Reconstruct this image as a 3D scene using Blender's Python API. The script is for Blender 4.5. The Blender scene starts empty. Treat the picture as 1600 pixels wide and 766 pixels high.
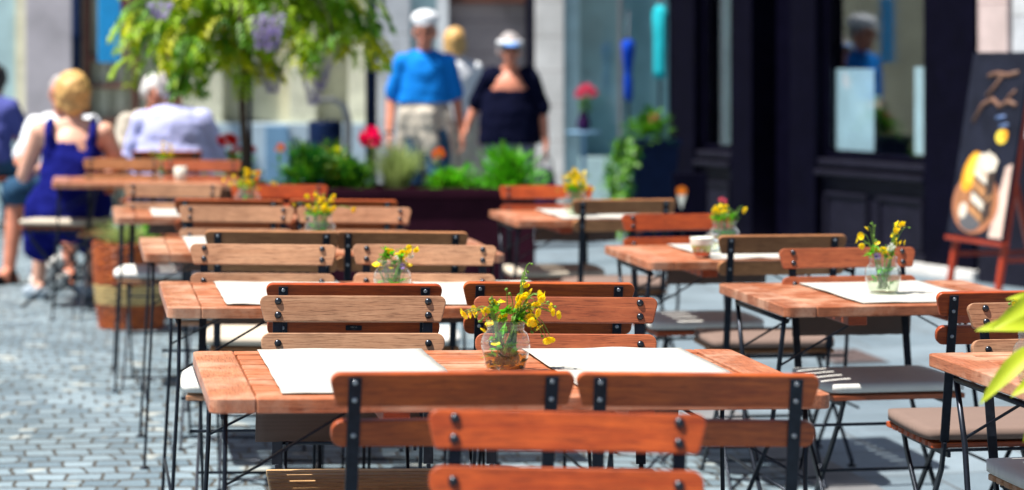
import bpy, math, random
from mathutils import Vector, Matrix, noise as mnoise
R = math.radians
sc = bpy.context.scene
col = sc.collection
rnd = random.Random(7)

# ------------------------------------------------------------------ camera, sky, sun, exposure
cam_d = bpy.data.cameras.new('camera'); cam = bpy.data.objects.new('camera', cam_d); col.objects.link(cam)
cam.location = (0, 0, 1.40); cam.rotation_euler = (R(90), 0, 0)
cam_d.sensor_width = 36; cam_d.lens = 88.4; cam_d.shift_y = -0.178
cam_d.clip_start = 0.1; cam_d.clip_end = 500
cam_d.dof.use_dof = True; cam_d.dof.focus_distance = 5.85; cam_d.dof.aperture_fstop = 3.1
sc.camera = cam
SUN_EL = 66.0
SUN_AZ = math.atan2(-0.24, -0.10)                 # horizontal direction TO the sun: behind the camera, to the left
sun_to = Vector((math.sin(SUN_AZ)*math.cos(R(SUN_EL)), math.cos(SUN_AZ)*math.cos(R(SUN_EL)), math.sin(R(SUN_EL))))
w = bpy.data.worlds.new('World'); sc.world = w; w.use_nodes = True
nt = w.node_tree; bg = nt.nodes['Background']
sky = nt.nodes.new('ShaderNodeTexSky'); sky.sky_type = 'NISHITA'; sky.sun_disc = False
sky.sun_elevation = R(SUN_EL); sky.sun_rotation = SUN_AZ
nt.links.new(sky.outputs[0], bg.inputs[0]); bg.inputs[1].default_value = 0.05
sd = bpy.data.lights.new('sun', 'SUN'); sd.energy = 5.0; sd.angle = R(0.5); sd.color = (1.0, 0.955, 0.88)
sun = bpy.data.objects.new('sun', sd); col.objects.link(sun)
sun.rotation_euler = (-sun_to).to_track_quat('-Z', 'Y').to_euler()
vs = sc.view_settings; vs.view_transform = 'Standard'; vs.look = 'None'; vs.gamma = 1; vs.use_curve_mapping = False
vs.exposure = 0.92
sc.cycles.use_denoising = True
sc.cycles.max_bounces = 8; sc.cycles.transparent_max_bounces = 24

# ------------------------------------------------------------------ coordinates
TH = R(9.5)                                       # the street runs off to the left of the view by this angle
CT, ST = math.cos(TH), math.sin(TH)
def gz(u):                                        # the paving falls to a gutter at u = 2.5
    return 0.015*(abs(max(-1.5, min(u, 5.0)) - 2.5) - 1.67)
def uv_of(x, y): return x*CT + y*ST, -x*ST + y*CT
def xy_of(u, v): return u*CT - v*ST, u*ST + v*CT
def gxy(x, y): return gz(uv_of(x, y)[0])
def tilt_at(u): return 0.015 if u < 2.0 else 0.0
def K(px): return (px - 800)/3930.0               # horizontal view slope of a photo column
def WX(px, Y): return K(px)*Y
def WZ(py, Y): return 1.40 - (py - 98)*Y/3930.0

# ------------------------------------------------------------------ materials
MATS = {}
def newmat(name):
    m = bpy.data.materials.new(name); m.use_nodes = True
    MATS[name] = m
    n = m.node_tree.nodes
    return m, n, m.node_tree.links, n['Principled BSDF']
def mixcol(n, l, fac, a, b, mode='MIX'):
    x = n.new('ShaderNodeMix'); x.data_type = 'RGBA'; x.blend_type = mode
    def put(sock, v):
        if hasattr(v, 'is_linked') or hasattr(v, 'links'): l.new(v, sock)
        elif isinstance(v, (int, float)): sock.default_value = v
        else: sock.default_value = (*v, 1) if len(v) == 3 else v
    put(x.inputs[0], fac); put(x.inputs[6], a); put(x.inputs[7], b)
    return x.outputs[2]
def ramp(n, l, src, p0, p1, c0=(0,0,0,1), c1=(1,1,1,1)):
    r = n.new('ShaderNodeValToRGB'); l.new(src, r.inputs[0])
    e = r.color_ramp.elements; e[0].position = p0; e[1].position = p1; e[0].color = c0; e[1].color = c1
    return r.outputs[0]
def bump(n, l, b, src, strength, dist=0.002):
    bn = n.new('ShaderNodeBump'); bn.inputs['Strength'].default_value = strength; bn.inputs['Distance'].default_value = dist
    l.new(src, bn.inputs['Height']); l.new(bn.outputs[0], b.inputs['Normal'])
def coords(n, l, scale=(1,1,1), kind='Object', jitter=True):
    tc = n.new('ShaderNodeTexCoord'); mp = n.new('ShaderNodeMapping'); mp.inputs['Scale'].default_value = scale
    l.new(tc.outputs[kind], mp.inputs[0])
    if jitter:
        oi = n.new('ShaderNodeObjectInfo'); mu = n.new('ShaderNodeMath'); mu.operation = 'MULTIPLY'; mu.inputs[1].default_value = 57.0
        l.new(oi.outputs['Random'], mu.inputs[0]); cb = n.new('ShaderNodeCombineXYZ')
        for i in range(3): l.new(mu.outputs[0], cb.inputs[i])
        l.new(cb.outputs[0], mp.inputs['Location'])
    return mp.outputs[0]
def noise_tex(n, l, vec, scale, detail=4, rough=0.55, dist=0.0):
    t = n.new('ShaderNodeTexNoise'); t.inputs['Scale'].default_value = scale; t.inputs['Detail'].default_value = detail
    t.inputs['Roughness'].default_value = rough; t.inputs['Distortion'].default_value = dist
    l.new(vec, t.inputs['Vector']); return t.outputs[0]

def plain(name, c, rough=0.6, metal=0.0, var=0.18, scale=12, bmp=0.15, spec=0.5, sheen=0.0):
    m, n, l, b = newmat(name)
    v = coords(n, l)
    f = noise_tex(n, l, v, scale)
    d = tuple(x*(1-var) for x in c); e = tuple(min(1, x*(1+var)) for x in c)
    l.new(mixcol(n, l, ramp(n, l, f, 0.3, 0.7), d, e), b.inputs['Base Color'])
    b.inputs['Roughness'].default_value = rough; b.inputs['Metallic'].default_value = metal
    b.inputs['Specular IOR Level'].default_value = spec
    if sheen: b.inputs['Sheen Weight'].default_value = sheen
    if bmp: bump(n, l, b, f, bmp)
    return m

def wood(name, light, dark, rough=0.42, axis='x', weather=None):
    m, n, l, b = newmat(name)
    s = (2.2, 38, 38) if axis == 'x' else (38, 2.2, 38)
    v = coords(n, l, s)
    f = noise_tex(n, l, v, 1.6, 6, 0.62, 1.2)                      # long grain figure
    v2 = coords(n, l, tuple(x*4.5 for x in s))
    g = noise_tex(n, l, v2, 2.2, 3, 0.6)                            # fine pores
    c1 = mixcol(n, l, ramp(n, l, f, 0.28, 0.72), dark, light)
    pore = ramp(n, l, g, 0.33, 0.50, (0.42,0.34,0.30,1), (1,1,1,1))
    c2 = mixcol(n, l, 0.85, c1, pore, 'MULTIPLY')
    oi = n.new('ShaderNodeObjectInfo')
    tone = ramp(n, l, oi.outputs['Random'], 0.0, 1.0, (0.82,0.80,0.78,1), (1.12,1.10,1.08,1))
    c3 = mixcol(n, l, 1.0, c2, tone, 'MULTIPLY')
    vs_t = coords(n, l, (1,1,1)); st = noise_tex(n, l, vs_t, 5.5, 6, 0.7)
    c3 = mixcol(n, l, 0.8, c3, ramp(n, l, st, 0.32, 0.62, (0.62,0.58,0.55,1), (1.08,1.08,1.08,1)), 'MULTIPLY')   # handling stains
    if weather:                                                     # bleached, worn patches
        v3 = coords(n, l, (1,1,1)); h = noise_tex(n, l, v3, 7, 5, 0.65)
        c3 = mixcol(n, l, ramp(n, l, h, 0.46, 0.70), c3, weather)
    l.new(c3, b.inputs['Base Color'])
    rr = ramp(n, l, g, 0.2, 0.8, (rough+0.14,)*3+(1,), (rough-0.06,)*3+(1,)); l.new(rr, b.inputs['Roughness'])
    bump(n, l, b, g, 0.25, 0.0012)
    return m

wood('wood_red', (0.55, 0.105, 0.018), (0.31, 0.042, 0.008), 0.33)
wood('wood_orange', (0.52, 0.150, 0.058), (0.34, 0.078, 0.028), 0.40)
wood('wood_brown', (0.56, 0.125, 0.020), (0.31, 0.050, 0.009), 0.34)
wood('wood_tan', (0.50, 0.235, 0.095), (0.36, 0.140, 0.048), 0.45)
wood('wood_pale', (0.58, 0.330, 0.195), (0.42, 0.205, 0.108), 0.45)
wood('table_wood', (0.56, 0.205, 0.095), (0.38, 0.105, 0.040), 0.30, weather=(0.62, 0.34, 0.215))
wood('table_wood_end', (0.55, 0.22, 0.115), (0.38, 0.115, 0.050), 0.30, 'y', weather=(0.62, 0.37, 0.25))
wood('easel_wood', (0.52, 0.055, 0.014), (0.32, 0.028, 0.009), 0.35)
wood('frame_wood', (0.22, 0.075, 0.045), (0.13, 0.04, 0.025), 0.5)
plain('iron', (0.016, 0.021, 0.032), 0.36, 0.5, 0.3, 60, 0.1, 0.35)
plain('iron_bolt', (0.05, 0.055, 0.065), 0.28, 0.85, 0.3, 60, 0.05)
plain('steel_nut', (0.32, 0.34, 0.37), 0.3, 0.9, 0.2, 60, 0.05)

def cloth(name, c, wv=900, strength=0.35, rough=0.9, var=0.06):
    m, n, l, b = newmat(name)
    v = coords(n, l, (1,1,1))
    a = n.new('ShaderNodeTexWave'); a.bands_direction = 'X'; a.inputs['Scale'].default_value = wv/6.28; a.inputs['Distortion'].default_value = 0.6
    a2 = n.new('ShaderNodeTexWave'); a2.bands_direction = 'Y'; a2.inputs['Scale'].default_value = wv/6.28; a2.inputs['Distortion'].default_value = 0.6
    l.new(v, a.inputs[0]); l.new(v, a2.inputs[0])
    wv_ = mixcol(n, l, 0.5, a.outputs[0], a2.outputs[0])
    f = noise_tex(n, l, v, 18, 5)
    cc = mixcol(n, l, ramp(n, l, f, 0.3, 0.7), tuple(x*(1-var) for x in c), c)
    cc = mixcol(n, l, 0.16, cc, wv_, 'MULTIPLY')
    l.new(cc, b.inputs['Base Color']); b.inputs['Roughness'].default_value = rough; b.inputs['Specular IOR Level'].default_value = 0.15
    bump(n, l, b, wv_, strength, 0.0008)
    return m
cloth('linen_white', (0.56, 0.545, 0.50), 1500, 0.5, 0.9, 0.10)
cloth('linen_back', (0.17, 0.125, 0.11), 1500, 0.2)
wood('bamboo', (0.85, 0.56, 0.28), (0.70, 0.40, 0.17), 0.5)
cloth('cushion_white', (0.80, 0.79, 0.75), 1800, 0.2)
cloth('cushion_beige', (0.60, 0.52, 0.42), 1800, 0.2)
cloth('cushion_brown', (0.215, 0.150, 0.125), 1800, 0.2)

def glass(name, tint=(0.96, 0.985, 0.975), refl=1.0, veil=0.0):
    m, n, l, b = newmat(name)
    n.remove(b); out = n['Material Output']
    tr = n.new('ShaderNodeBsdfTransparent'); tr.inputs[0].default_value = (*tint, 1)
    gl = n.new('ShaderNodeBsdfGlossy'); gl.inputs['Roughness'].default_value = 0.03; gl.inputs[0].default_value = (0.95, 0.97, 1, 1)
    ge = n.new('ShaderNodeNewGeometry'); dp = n.new('ShaderNodeVectorMath'); dp.operation = 'DOT_PRODUCT'; l.new(ge.outputs['Incoming'], dp.inputs[0]); l.new(ge.outputs['Normal'], dp.inputs[1])
    ab = n.new('ShaderNodeMath'); ab.operation = 'ABSOLUTE'; l.new(dp.outputs['Value'], ab.inputs[0])
    om = n.new('ShaderNodeMath'); om.operation = 'SUBTRACT'; om.inputs[0].default_value = 1.0; l.new(ab.outputs[0], om.inputs[1])
    pw = n.new('ShaderNodeMath'); pw.operation = 'POWER'; pw.inputs[1].default_value = 5.0; l.new(om.outputs[0], pw.inputs[0])
    fr = n.new('ShaderNodeMath'); fr.operation = 'MULTIPLY_ADD'; fr.inputs[1].default_value = 0.96; fr.inputs[2].default_value = 0.04; l.new(pw.outputs[0], fr.inputs[0])
    v = coords(n, l); f = noise_tex(n, l, v, 40, 2)
    bn = n.new('ShaderNodeBump'); bn.inputs['Strength'].default_value = 0.05; bn.inputs['Distance'].default_value = 0.002
    l.new(f, bn.inputs['Height']); l.new(bn.outputs[0], gl.inputs['Normal'])
    mu = n.new('ShaderNodeMath'); mu.operation = 'MULTIPLY'; mu.inputs[1].default_value = refl; mu.use_clamp = True; l.new(fr.outputs[0], mu.inputs[0])
    ms = n.new('ShaderNodeMixShader'); l.new(mu.outputs[0], ms.inputs[0]); l.new(tr.outputs[0], ms.inputs[1]); l.new(gl.outputs[0], ms.inputs[2])
    df = n.new('ShaderNodeBsdfDiffuse'); df.inputs[0].default_value = (0.85, 0.92, 0.9, 1)
    m2 = n.new('ShaderNodeMixShader'); m2.inputs[0].default_value = veil; l.new(ms.outputs[0], m2.inputs[1]); l.new(df.outputs[0], m2.inputs[2])
    l.new(m2.outputs[0], out.inputs['Surface'])
    return m
glass('jar_glass', (0.975, 0.995, 0.985), 1.7, 0.035)
glass('jar_water', (0.90, 0.95, 0.82), 0.8, 0.02)
glass('pond_water', (0.78, 0.60, 0.14), 0.6, 0.0)
glass('window_glass', (0.90, 0.94, 0.96), 2.4)
glass('shop_glass', (0.86, 0.93, 0.94), 1.4)

def leafmat(name, c, var=0.35, trans=0.35):
    m, n, l, b = newmat(name)
    out = n['Material Output']
    g = n.new('ShaderNodeNewGeometry')
    cc = mixcol(n, l, g.outputs['Random Per Island'], tuple(x*(1-var) for x in c), tuple(min(1, x*(1+var)) for x in c))
    l.new(cc, b.inputs['Base Color']); b.inputs['Roughness'].default_value = 0.5
    tl = n.new('ShaderNodeBsdfTranslucent'); l.new(cc, tl.inputs[0])
    ms = n.new('ShaderNodeMixShader'); ms.inputs[0].default_value = trans
    l.new(b.outputs[0], ms.inputs[1]); l.new(tl.outputs[0], ms.inputs[2]); l.new(ms.outputs[0], out.inputs['Surface'])
    return m
leafmat('leaf_mid', (0.105, 0.290, 0.012)); leafmat('leaf_dark', (0.014, 0.130, 0.008)); leafmat('leaf_yellow', (0.58, 0.60, 0.012), 0.25, 0.5)
leafmat('leaf_lime', (0.56, 0.66, 0.03), 0.12, 0.45); leafmat('leaf_bright', (0.10, 0.46, 0.008)); leafmat('leaf_grass', (0.30, 0.38, 0.12))
leafmat('petal_yellow', (1.0, 0.74, 0.002), 0.05, 0.4); leafmat('petal_white', (0.8, 0.82, 0.75), 0.1, 0.3); leafmat('petal_purple', (0.38, 0.22, 0.68), 0.2, 0.3)
leafmat('petal_red', (0.80, 0.012, 0.008), 0.2, 0.25); leafmat('petal_pink', (0.90, 0.004, 0.14), 0.10, 0.25); leafmat('petal_orange', (0.85, 0.22, 0.005), 0.15, 0.3)
leafmat('petal_rose', (0.78, 0.12, 0.22), 0.2, 0.3); leafmat('stem_green', (0.14, 0.28, 0.03), 0.2, 0.2); leafmat('wisteria', (0.46, 0.38, 0.66), 0.2, 0.35)
leafmat('debris_brown', (0.14, 0.055, 0.012), 0.4, 0.15); leafmat('debris_olive', (0.20, 0.19, 0.012), 0.4, 0.2)
leafmat('leaf_spring', (0.34, 0.54, 0.012), 0.3, 0.5)
plain('bark', (0.07, 0.05, 0.035), 0.9, 0, 0.4, 40, 0.5)

# paving: setts on the left of the gutter, large slabs on the right
def sett_mat():
    m, n, l, b = newmat('cobble_setts')
    tc = n.new('ShaderNodeTexCoord')
    v0 = tc.outputs['Object']
    wob = n.new('ShaderNodeTexNoise'); wob.inputs['Scale'].default_value = 1.7; wob.inputs['Detail'].default_value = 3; l.new(v0, wob.inputs['Vector'])
    wob2 = n.new('ShaderNodeTexNoise'); wob2.inputs['Scale'].default_value = 9; wob2.inputs['Detail'].default_value = 2; l.new(v0, wob2.inputs['Vector'])
    s1 = n.new('ShaderNodeVectorMath'); s1.operation = 'SCALE'; s1.inputs['Scale'].default_value = 0.16; l.new(wob.outputs['Color'], s1.inputs[0])
    s2 = n.new('ShaderNodeVectorMath'); s2.operation = 'SCALE'; s2.inputs['Scale'].default_value = 0.036; l.new(wob2.outputs['Color'], s2.inputs[0])
    ad = n.new('ShaderNodeVectorMath'); l.new(v0, ad.inputs[0]); l.new(s1.outputs[0], ad.inputs[1])
    ad2a = n.new('ShaderNodeVectorMath'); l.new(ad.outputs[0], ad2a.inputs[0]); l.new(s2.outputs[0], ad2a.inputs[1])
    ad2 = n.new('ShaderNodeVectorMath'); ad2.operation = 'MULTIPLY'; ad2.inputs[1].default_value = (1.0, 0.5, 1.0); l.new(ad2a.outputs[0], ad2.inputs[0])
    br = n.new('ShaderNodeTexBrick'); l.new(ad2.outputs[0], br.inputs['Vector'])
    br.inputs['Scale'].default_value = 1.0; br.inputs['Brick Width'].default_value = 0.112; br.inputs['Row Height'].default_value = 0.068
    br.inputs['Mortar Size'].default_value = 0.0068; br.inputs['Mortar Smooth'].default_value = 0.4
    br.offset = 0.45; br.inputs['Bias'].default_value = 0.0
    br.inputs['Color1'].default_value = (0.130, 0.190, 0.235, 1); br.inputs['Color2'].default_value = (0.265, 0.350, 0.405, 1); br.inputs['Mortar'].default_value = (0.075, 0.070, 0.060, 1)
    big = n.new('ShaderNodeTexNoise'); big.inputs['Scale'].default_value = 0.9; big.inputs['Detail'].default_value = 4; l.new(v0, big.inputs['Vector'])
    c = mixcol(n, l, 1.0, br.outputs['Color'], ramp(n, l, big.outputs[0], 0.3, 0.7, (0.82,0.82,0.80,1), (1.1,1.1,1.1,1)), 'MULTIPLY')
    fine = n.new('ShaderNodeTexNoise'); fine.inputs['Scale'].default_value = 90; fine.inputs['Detail'].default_value = 5; l.new(v0, fine.inputs['Vector'])
    c = mixcol(n, l, 0.5, c, ramp(n, l, fine.outputs[0], 0.25, 0.75, (0.7,0.7,0.7,1), (1.15,1.15,1.15,1)), 'MULTIPLY')
    # a few pale setts
    vo = n.new('ShaderNodeTexNoise'); vo.inputs['Scale'].default_value = 6.5; vo.inputs['Detail'].default_value = 1; l.new(v0, vo.inputs['Vector'])
    pale = ramp(n, l, vo.outputs[0], 0.66, 0.70)
    mk = n.new('ShaderNodeMath'); mk.operation = 'SUBTRACT'; mk.inputs[0].default_value = 1.0; l.new(br.outputs['Fac'], mk.inputs[1])
    mm = n.new('ShaderNodeMath'); mm.operation = 'MULTIPLY'; l.new(pale, mm.inputs[0]); l.new(mk.outputs[0], mm.inputs[1])
    c = mixcol(n, l, mm.outputs[0], c, (0.40, 0.43, 0.41))
    l.new(c, b.inputs['Base Color']); b.inputs['Roughness'].default_value = 0.5
    hh = n.new('ShaderNodeMath'); hh.operation = 'MULTIPLY_ADD'; hh.inputs[1].default_value = -1.0; l.new(br.outputs['Fac'], hh.inputs[0]); l.new(fine.outputs[0], hh.inputs[2])
    bump(n, l, b, hh.outputs[0], 0.8, 0.012)
sett_mat()
def slab_mat(name, w_, h_, c1, c2, mo, vert=False, mort=0.006, offset=0.5, bstr=0.5, rough=0.6):
    m, n, l, b = newmat(name)
    tc = n.new('ShaderNodeTexCoord'); v0 = tc.outputs['Object']
    if vert:
        sp = n.new('ShaderNodeSeparateXYZ'); cb = n.new('ShaderNodeCombineXYZ'); l.new(v0, sp.inputs[0]); l.new(sp.outputs[0], cb.inputs[0]); l.new(sp.outputs[2], cb.inputs[1]); vv = cb.outputs[0]
    else: vv = v0
    br = n.new('ShaderNodeTexBrick'); l.new(vv, br.inputs['Vector']); br.offset = offset
    br.inputs['Scale'].default_value = 1.0; br.inputs['Brick Width'].default_value = w_; br.inputs['Row Height'].default_value = h_
    br.inputs['Mortar Size'].default_value = mort; br.inputs['Mortar Smooth'].default_value = 0.2
    br.inputs['Color1'].default_value = (*c1,1); br.inputs['Color2'].default_value = (*c2,1); br.inputs['Mortar'].default_value = (*mo,1)
    f = n.new('ShaderNodeTexNoise'); f.inputs['Scale'].default_value = 2.5; f.inputs['Detail'].default_value = 8; f.inputs['Roughness'].default_value = 0.65; l.new(v0, f.inputs['Vector'])
    c = mixcol(n, l, 1.0, br.outputs['Color'], ramp(n, l, f.outputs[0], 0.3, 0.7, (0.66,0.66,0.65,1), (1.12,1.12,1.12,1)), 'MULTIPLY')
    g = n.new('ShaderNodeTexNoise'); g.inputs['Scale'].default_value = 60; g.inputs['Detail'].default_value = 5; l.new(v0, g.inputs['Vector'])
    c = mixcol(n, l, 0.4, c, ramp(n, l, g.outputs[0], 0.25, 0.75, (0.7,0.7,0.7,1), (1.15,1.15,1.15,1)), 'MULTIPLY')
    l.new(c, b.inputs['Base Color']); b.inputs['Roughness'].default_value = rough
    hh = n.new('ShaderNodeMath'); hh.operation = 'MULTIPLY_ADD'; hh.inputs[1].default_value = -1.0; l.new(br.outputs['Fac'], hh.inputs[0]); l.new(g.outputs[0], hh.inputs[2])
    bump(n, l, b, hh.outputs[0], bstr, 0.006)
slab_mat('slab_paving', 0.95, 0.52, (0.140,0.190,0.230), (0.200,0.255,0.298), (0.085,0.09,0.095))
slab_mat('ashlar_grey', 0.9, 0.42, (0.58,0.60,0.64), (0.66,0.68,0.70), (0.34,0.34,0.35), True)
slab_mat('ashlar_mauve', 1.3, 0.30, (0.42,0.335,0.33), (0.47,0.375,0.365), (0.22,0.16,0.16), True)
slab_mat('ashlar_white', 2.5, 0.33, (0.76,0.74,0.72), (0.82,0.80,0.78), (0.42,0.38,0.36), True)
slab_mat('ashlar_pink', 0.62, 0.44, (0.62,0.49,0.47), (0.68,0.54,0.52), (0.40,0.27,0.26), True)
slab_mat('stucco_cream', 6, 0.46, (0.78,0.75,0.54), (0.82,0.79,0.60), (0.58,0.55,0.40), True)
slab_mat('stucco_khaki', 6, 3.0, (0.54,0.51,0.36), (0.58,0.55,0.39), (0.48,0.45,0.31), True)
plain('plinth_blue', (0.40, 0.50, 0.58), 0.7, 0, 0.12, 5)
plain('panel_blue', (0.15, 0.29, 0.45), 0.6, 0, 0.15, 5)
plain('wall_mauve_grey', (0.46, 0.42, 0.45), 0.8, 0, 0.18, 3)
plain('shop_paint', (0.0025, 0.0023, 0.008), 0.5, 0, 0.25, 9, 0.05, 0.03)
plain('shop_paint_worn', (0.010, 0.0095, 0.019), 0.45, 0, 0.25, 9, 0.05, 0.12)
plain('board_black', (0.012, 0.014, 0.026), 0.5, 0, 0.3, 8, 0.05, 0.1)
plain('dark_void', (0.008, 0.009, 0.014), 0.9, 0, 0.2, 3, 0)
plain('navy_metal', (0.005, 0.013, 0.045), 0.45, 0.0, 0.2, 14, 0.15, 0.08)
plain('planter_paint', (0.026, 0.005, 0.012), 0.6, 0, 0.3, 5, 0.1, 0.06)
plain('soil', (0.05, 0.035, 0.025), 0.95, 0, 0.4, 40, 0.8)
plain('teal_paint', (0.42, 0.58, 0.60), 0.6, 0, 0.15, 4)
plain('white_paint', (0.72, 0.74, 0.76), 0.6, 0, 0.08, 6)
plain('sheet_pale', (0.66, 0.84, 0.88), 0.8, 0, 0.1, 5)
plain('cyan_sign', (0.01, 0.34, 0.75), 0.5, 0, 0.1, 10)
plain('maroon', (0.12, 0.008, 0.03), 0.6)
plain('grey_metal', (0.22, 0.22, 0.23), 0.45, 0.4, 0.15, 20)
plain('drain_iron', (0.16, 0.12, 0.115), 0.6, 0.3, 0.3, 30, 0.4)
plain('porcelain', (0.78, 0.80, 0.70), 0.15, 0, 0.04, 10, 0.02)
plain('porcelain_blue', (0.55, 0.72, 0.80), 0.15, 0, 0.05, 10, 0.02)
plain('glaze_red', (0.62, 0.16, 0.08), 0.2, 0, 0.15, 30, 0.02)
plain('glaze_dark', (0.07, 0.06, 0.06), 0.2, 0, 0.3, 30, 0.02)
plain('glaze_green', (0.45, 0.58, 0.22), 0.2, 0, 0.15, 30, 0.02)
plain('terracotta', (0.32, 0.12, 0.06), 0.8, 0, 0.2, 14)
plain('skin', (0.62, 0.30, 0.20), 0.5, 0, 0.10, 14, 0.05)
plain('skin_ruddy', (0.62, 0.23, 0.14), 0.5, 0, 0.12, 14, 0.05)
plain('skin_fair', (0.72, 0.38, 0.27), 0.5, 0, 0.10, 14, 0.05)
plain('lip', (0.36, 0.09, 0.08), 0.5); plain('eye', (0.02, 0.018, 0.02), 0.2)
plain('hair_blond', (0.62, 0.36, 0.12), 0.55, 0, 0.35, 45, 0.6); plain('hair_grey', (0.34, 0.31, 0.31), 0.6, 0, 0.3, 45, 0.6)
plain('hair_white', (0.66, 0.64, 0.62), 0.6, 0, 0.2, 45, 0.6); plain('hair_dark', (0.02, 0.015, 0.015), 0.5, 0, 0.3, 45, 0.6)
def fab(nm, c, var=0.12): plain(nm, c, 0.85, 0, var, 9, 0.3, 0.06, 0.0)
fab('cloth_blue', (0.008, 0.20, 0.66)); fab('cloth_navy', (0.003, 0.004, 0.018)); fab('cloth_royal', (0.008, 0.011, 0.15)); fab('cloth_denim', (0.03, 0.075, 0.14))
fab('cloth_lilac', (0.46, 0.48, 0.80)); fab('cloth_white', (0.76, 0.78, 0.82)); fab('cloth_beige', (0.48, 0.43, 0.36)); fab('cloth_violet', (0.08, 0.09, 0.30))
fab('cloth_slate', (0.16, 0.17, 0.24)); fab('cloth_purple', (0.035, 0.012, 0.06)); fab('cloth_skyband', (0.12, 0.32, 0.75)); fab('cloth_teal', (0.02, 0.42, 0.50)); fab('cloth_cobalt', (0.006, 0.05, 0.42))
fab('shoe_black', (0.012, 0.012, 0.014)); fab('shoe_grey', (0.36, 0.42, 0.48))

def wicker(name, c1, c2):
    m, n, l, b = newmat(name)
    tc = n.new('ShaderNodeTexCoord'); br = n.new('ShaderNodeTexBrick')
    sp = n.new('ShaderNodeSeparateXYZ'); l.new(tc.outputs['Object'], sp.inputs[0])
    at = n.new('ShaderNodeMath'); at.operation = 'ARCTAN2'; l.new(sp.outputs[1], at.inputs[0]); l.new(sp.outputs[0], at.inputs[1])
    cb = n.new('ShaderNodeCombineXYZ'); l.new(at.outputs[0], cb.inputs[0]); l.new(sp.outputs[2], cb.inputs[1])
    l.new(cb.outputs[0], br.inputs['Vector']); br.inputs['Scale'].default_value = 1
    br.inputs['Brick Width'].default_value = 0.17; br.inputs['Row Height'].default_value = 0.018; br.inputs['Mortar Size'].default_value = 0.0032; br.inputs['Mortar Smooth'].default_value = 1.0
    br.inputs['Color1'].default_value = (*c1,1); br.inputs['Color2'].default_value = (*c2,1); br.inputs['Mortar'].default_value = (*[x*0.25 for x in c2],1)
    f = noise_tex(n, l, tc.outputs['Object'], 30, 4)
    l.new(mixcol(n, l, 0.6, br.outputs['Color'], ramp(n, l, f, 0.3, 0.7, (0.6,0.6,0.6,1), (1.2,1.2,1.2,1)), 'MULTIPLY'), b.inputs['Base Color'])
    b.inputs['Roughness'].default_value = 0.45
    iv = n.new('ShaderNodeMath'); iv.operation = 'SUBTRACT'; iv.inputs[0].default_value = 1; l.new(br.outputs['Fac'], iv.inputs[1])
    bump(n, l, b, iv.outputs[0], 0.9, 0.012)
wicker('wicker_red', (0.60, 0.130, 0.012), (0.27, 0.040, 0.006)); wicker('wicker_straw', (0.80, 0.58, 0.24), (0.66, 0.45, 0.17))

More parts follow.
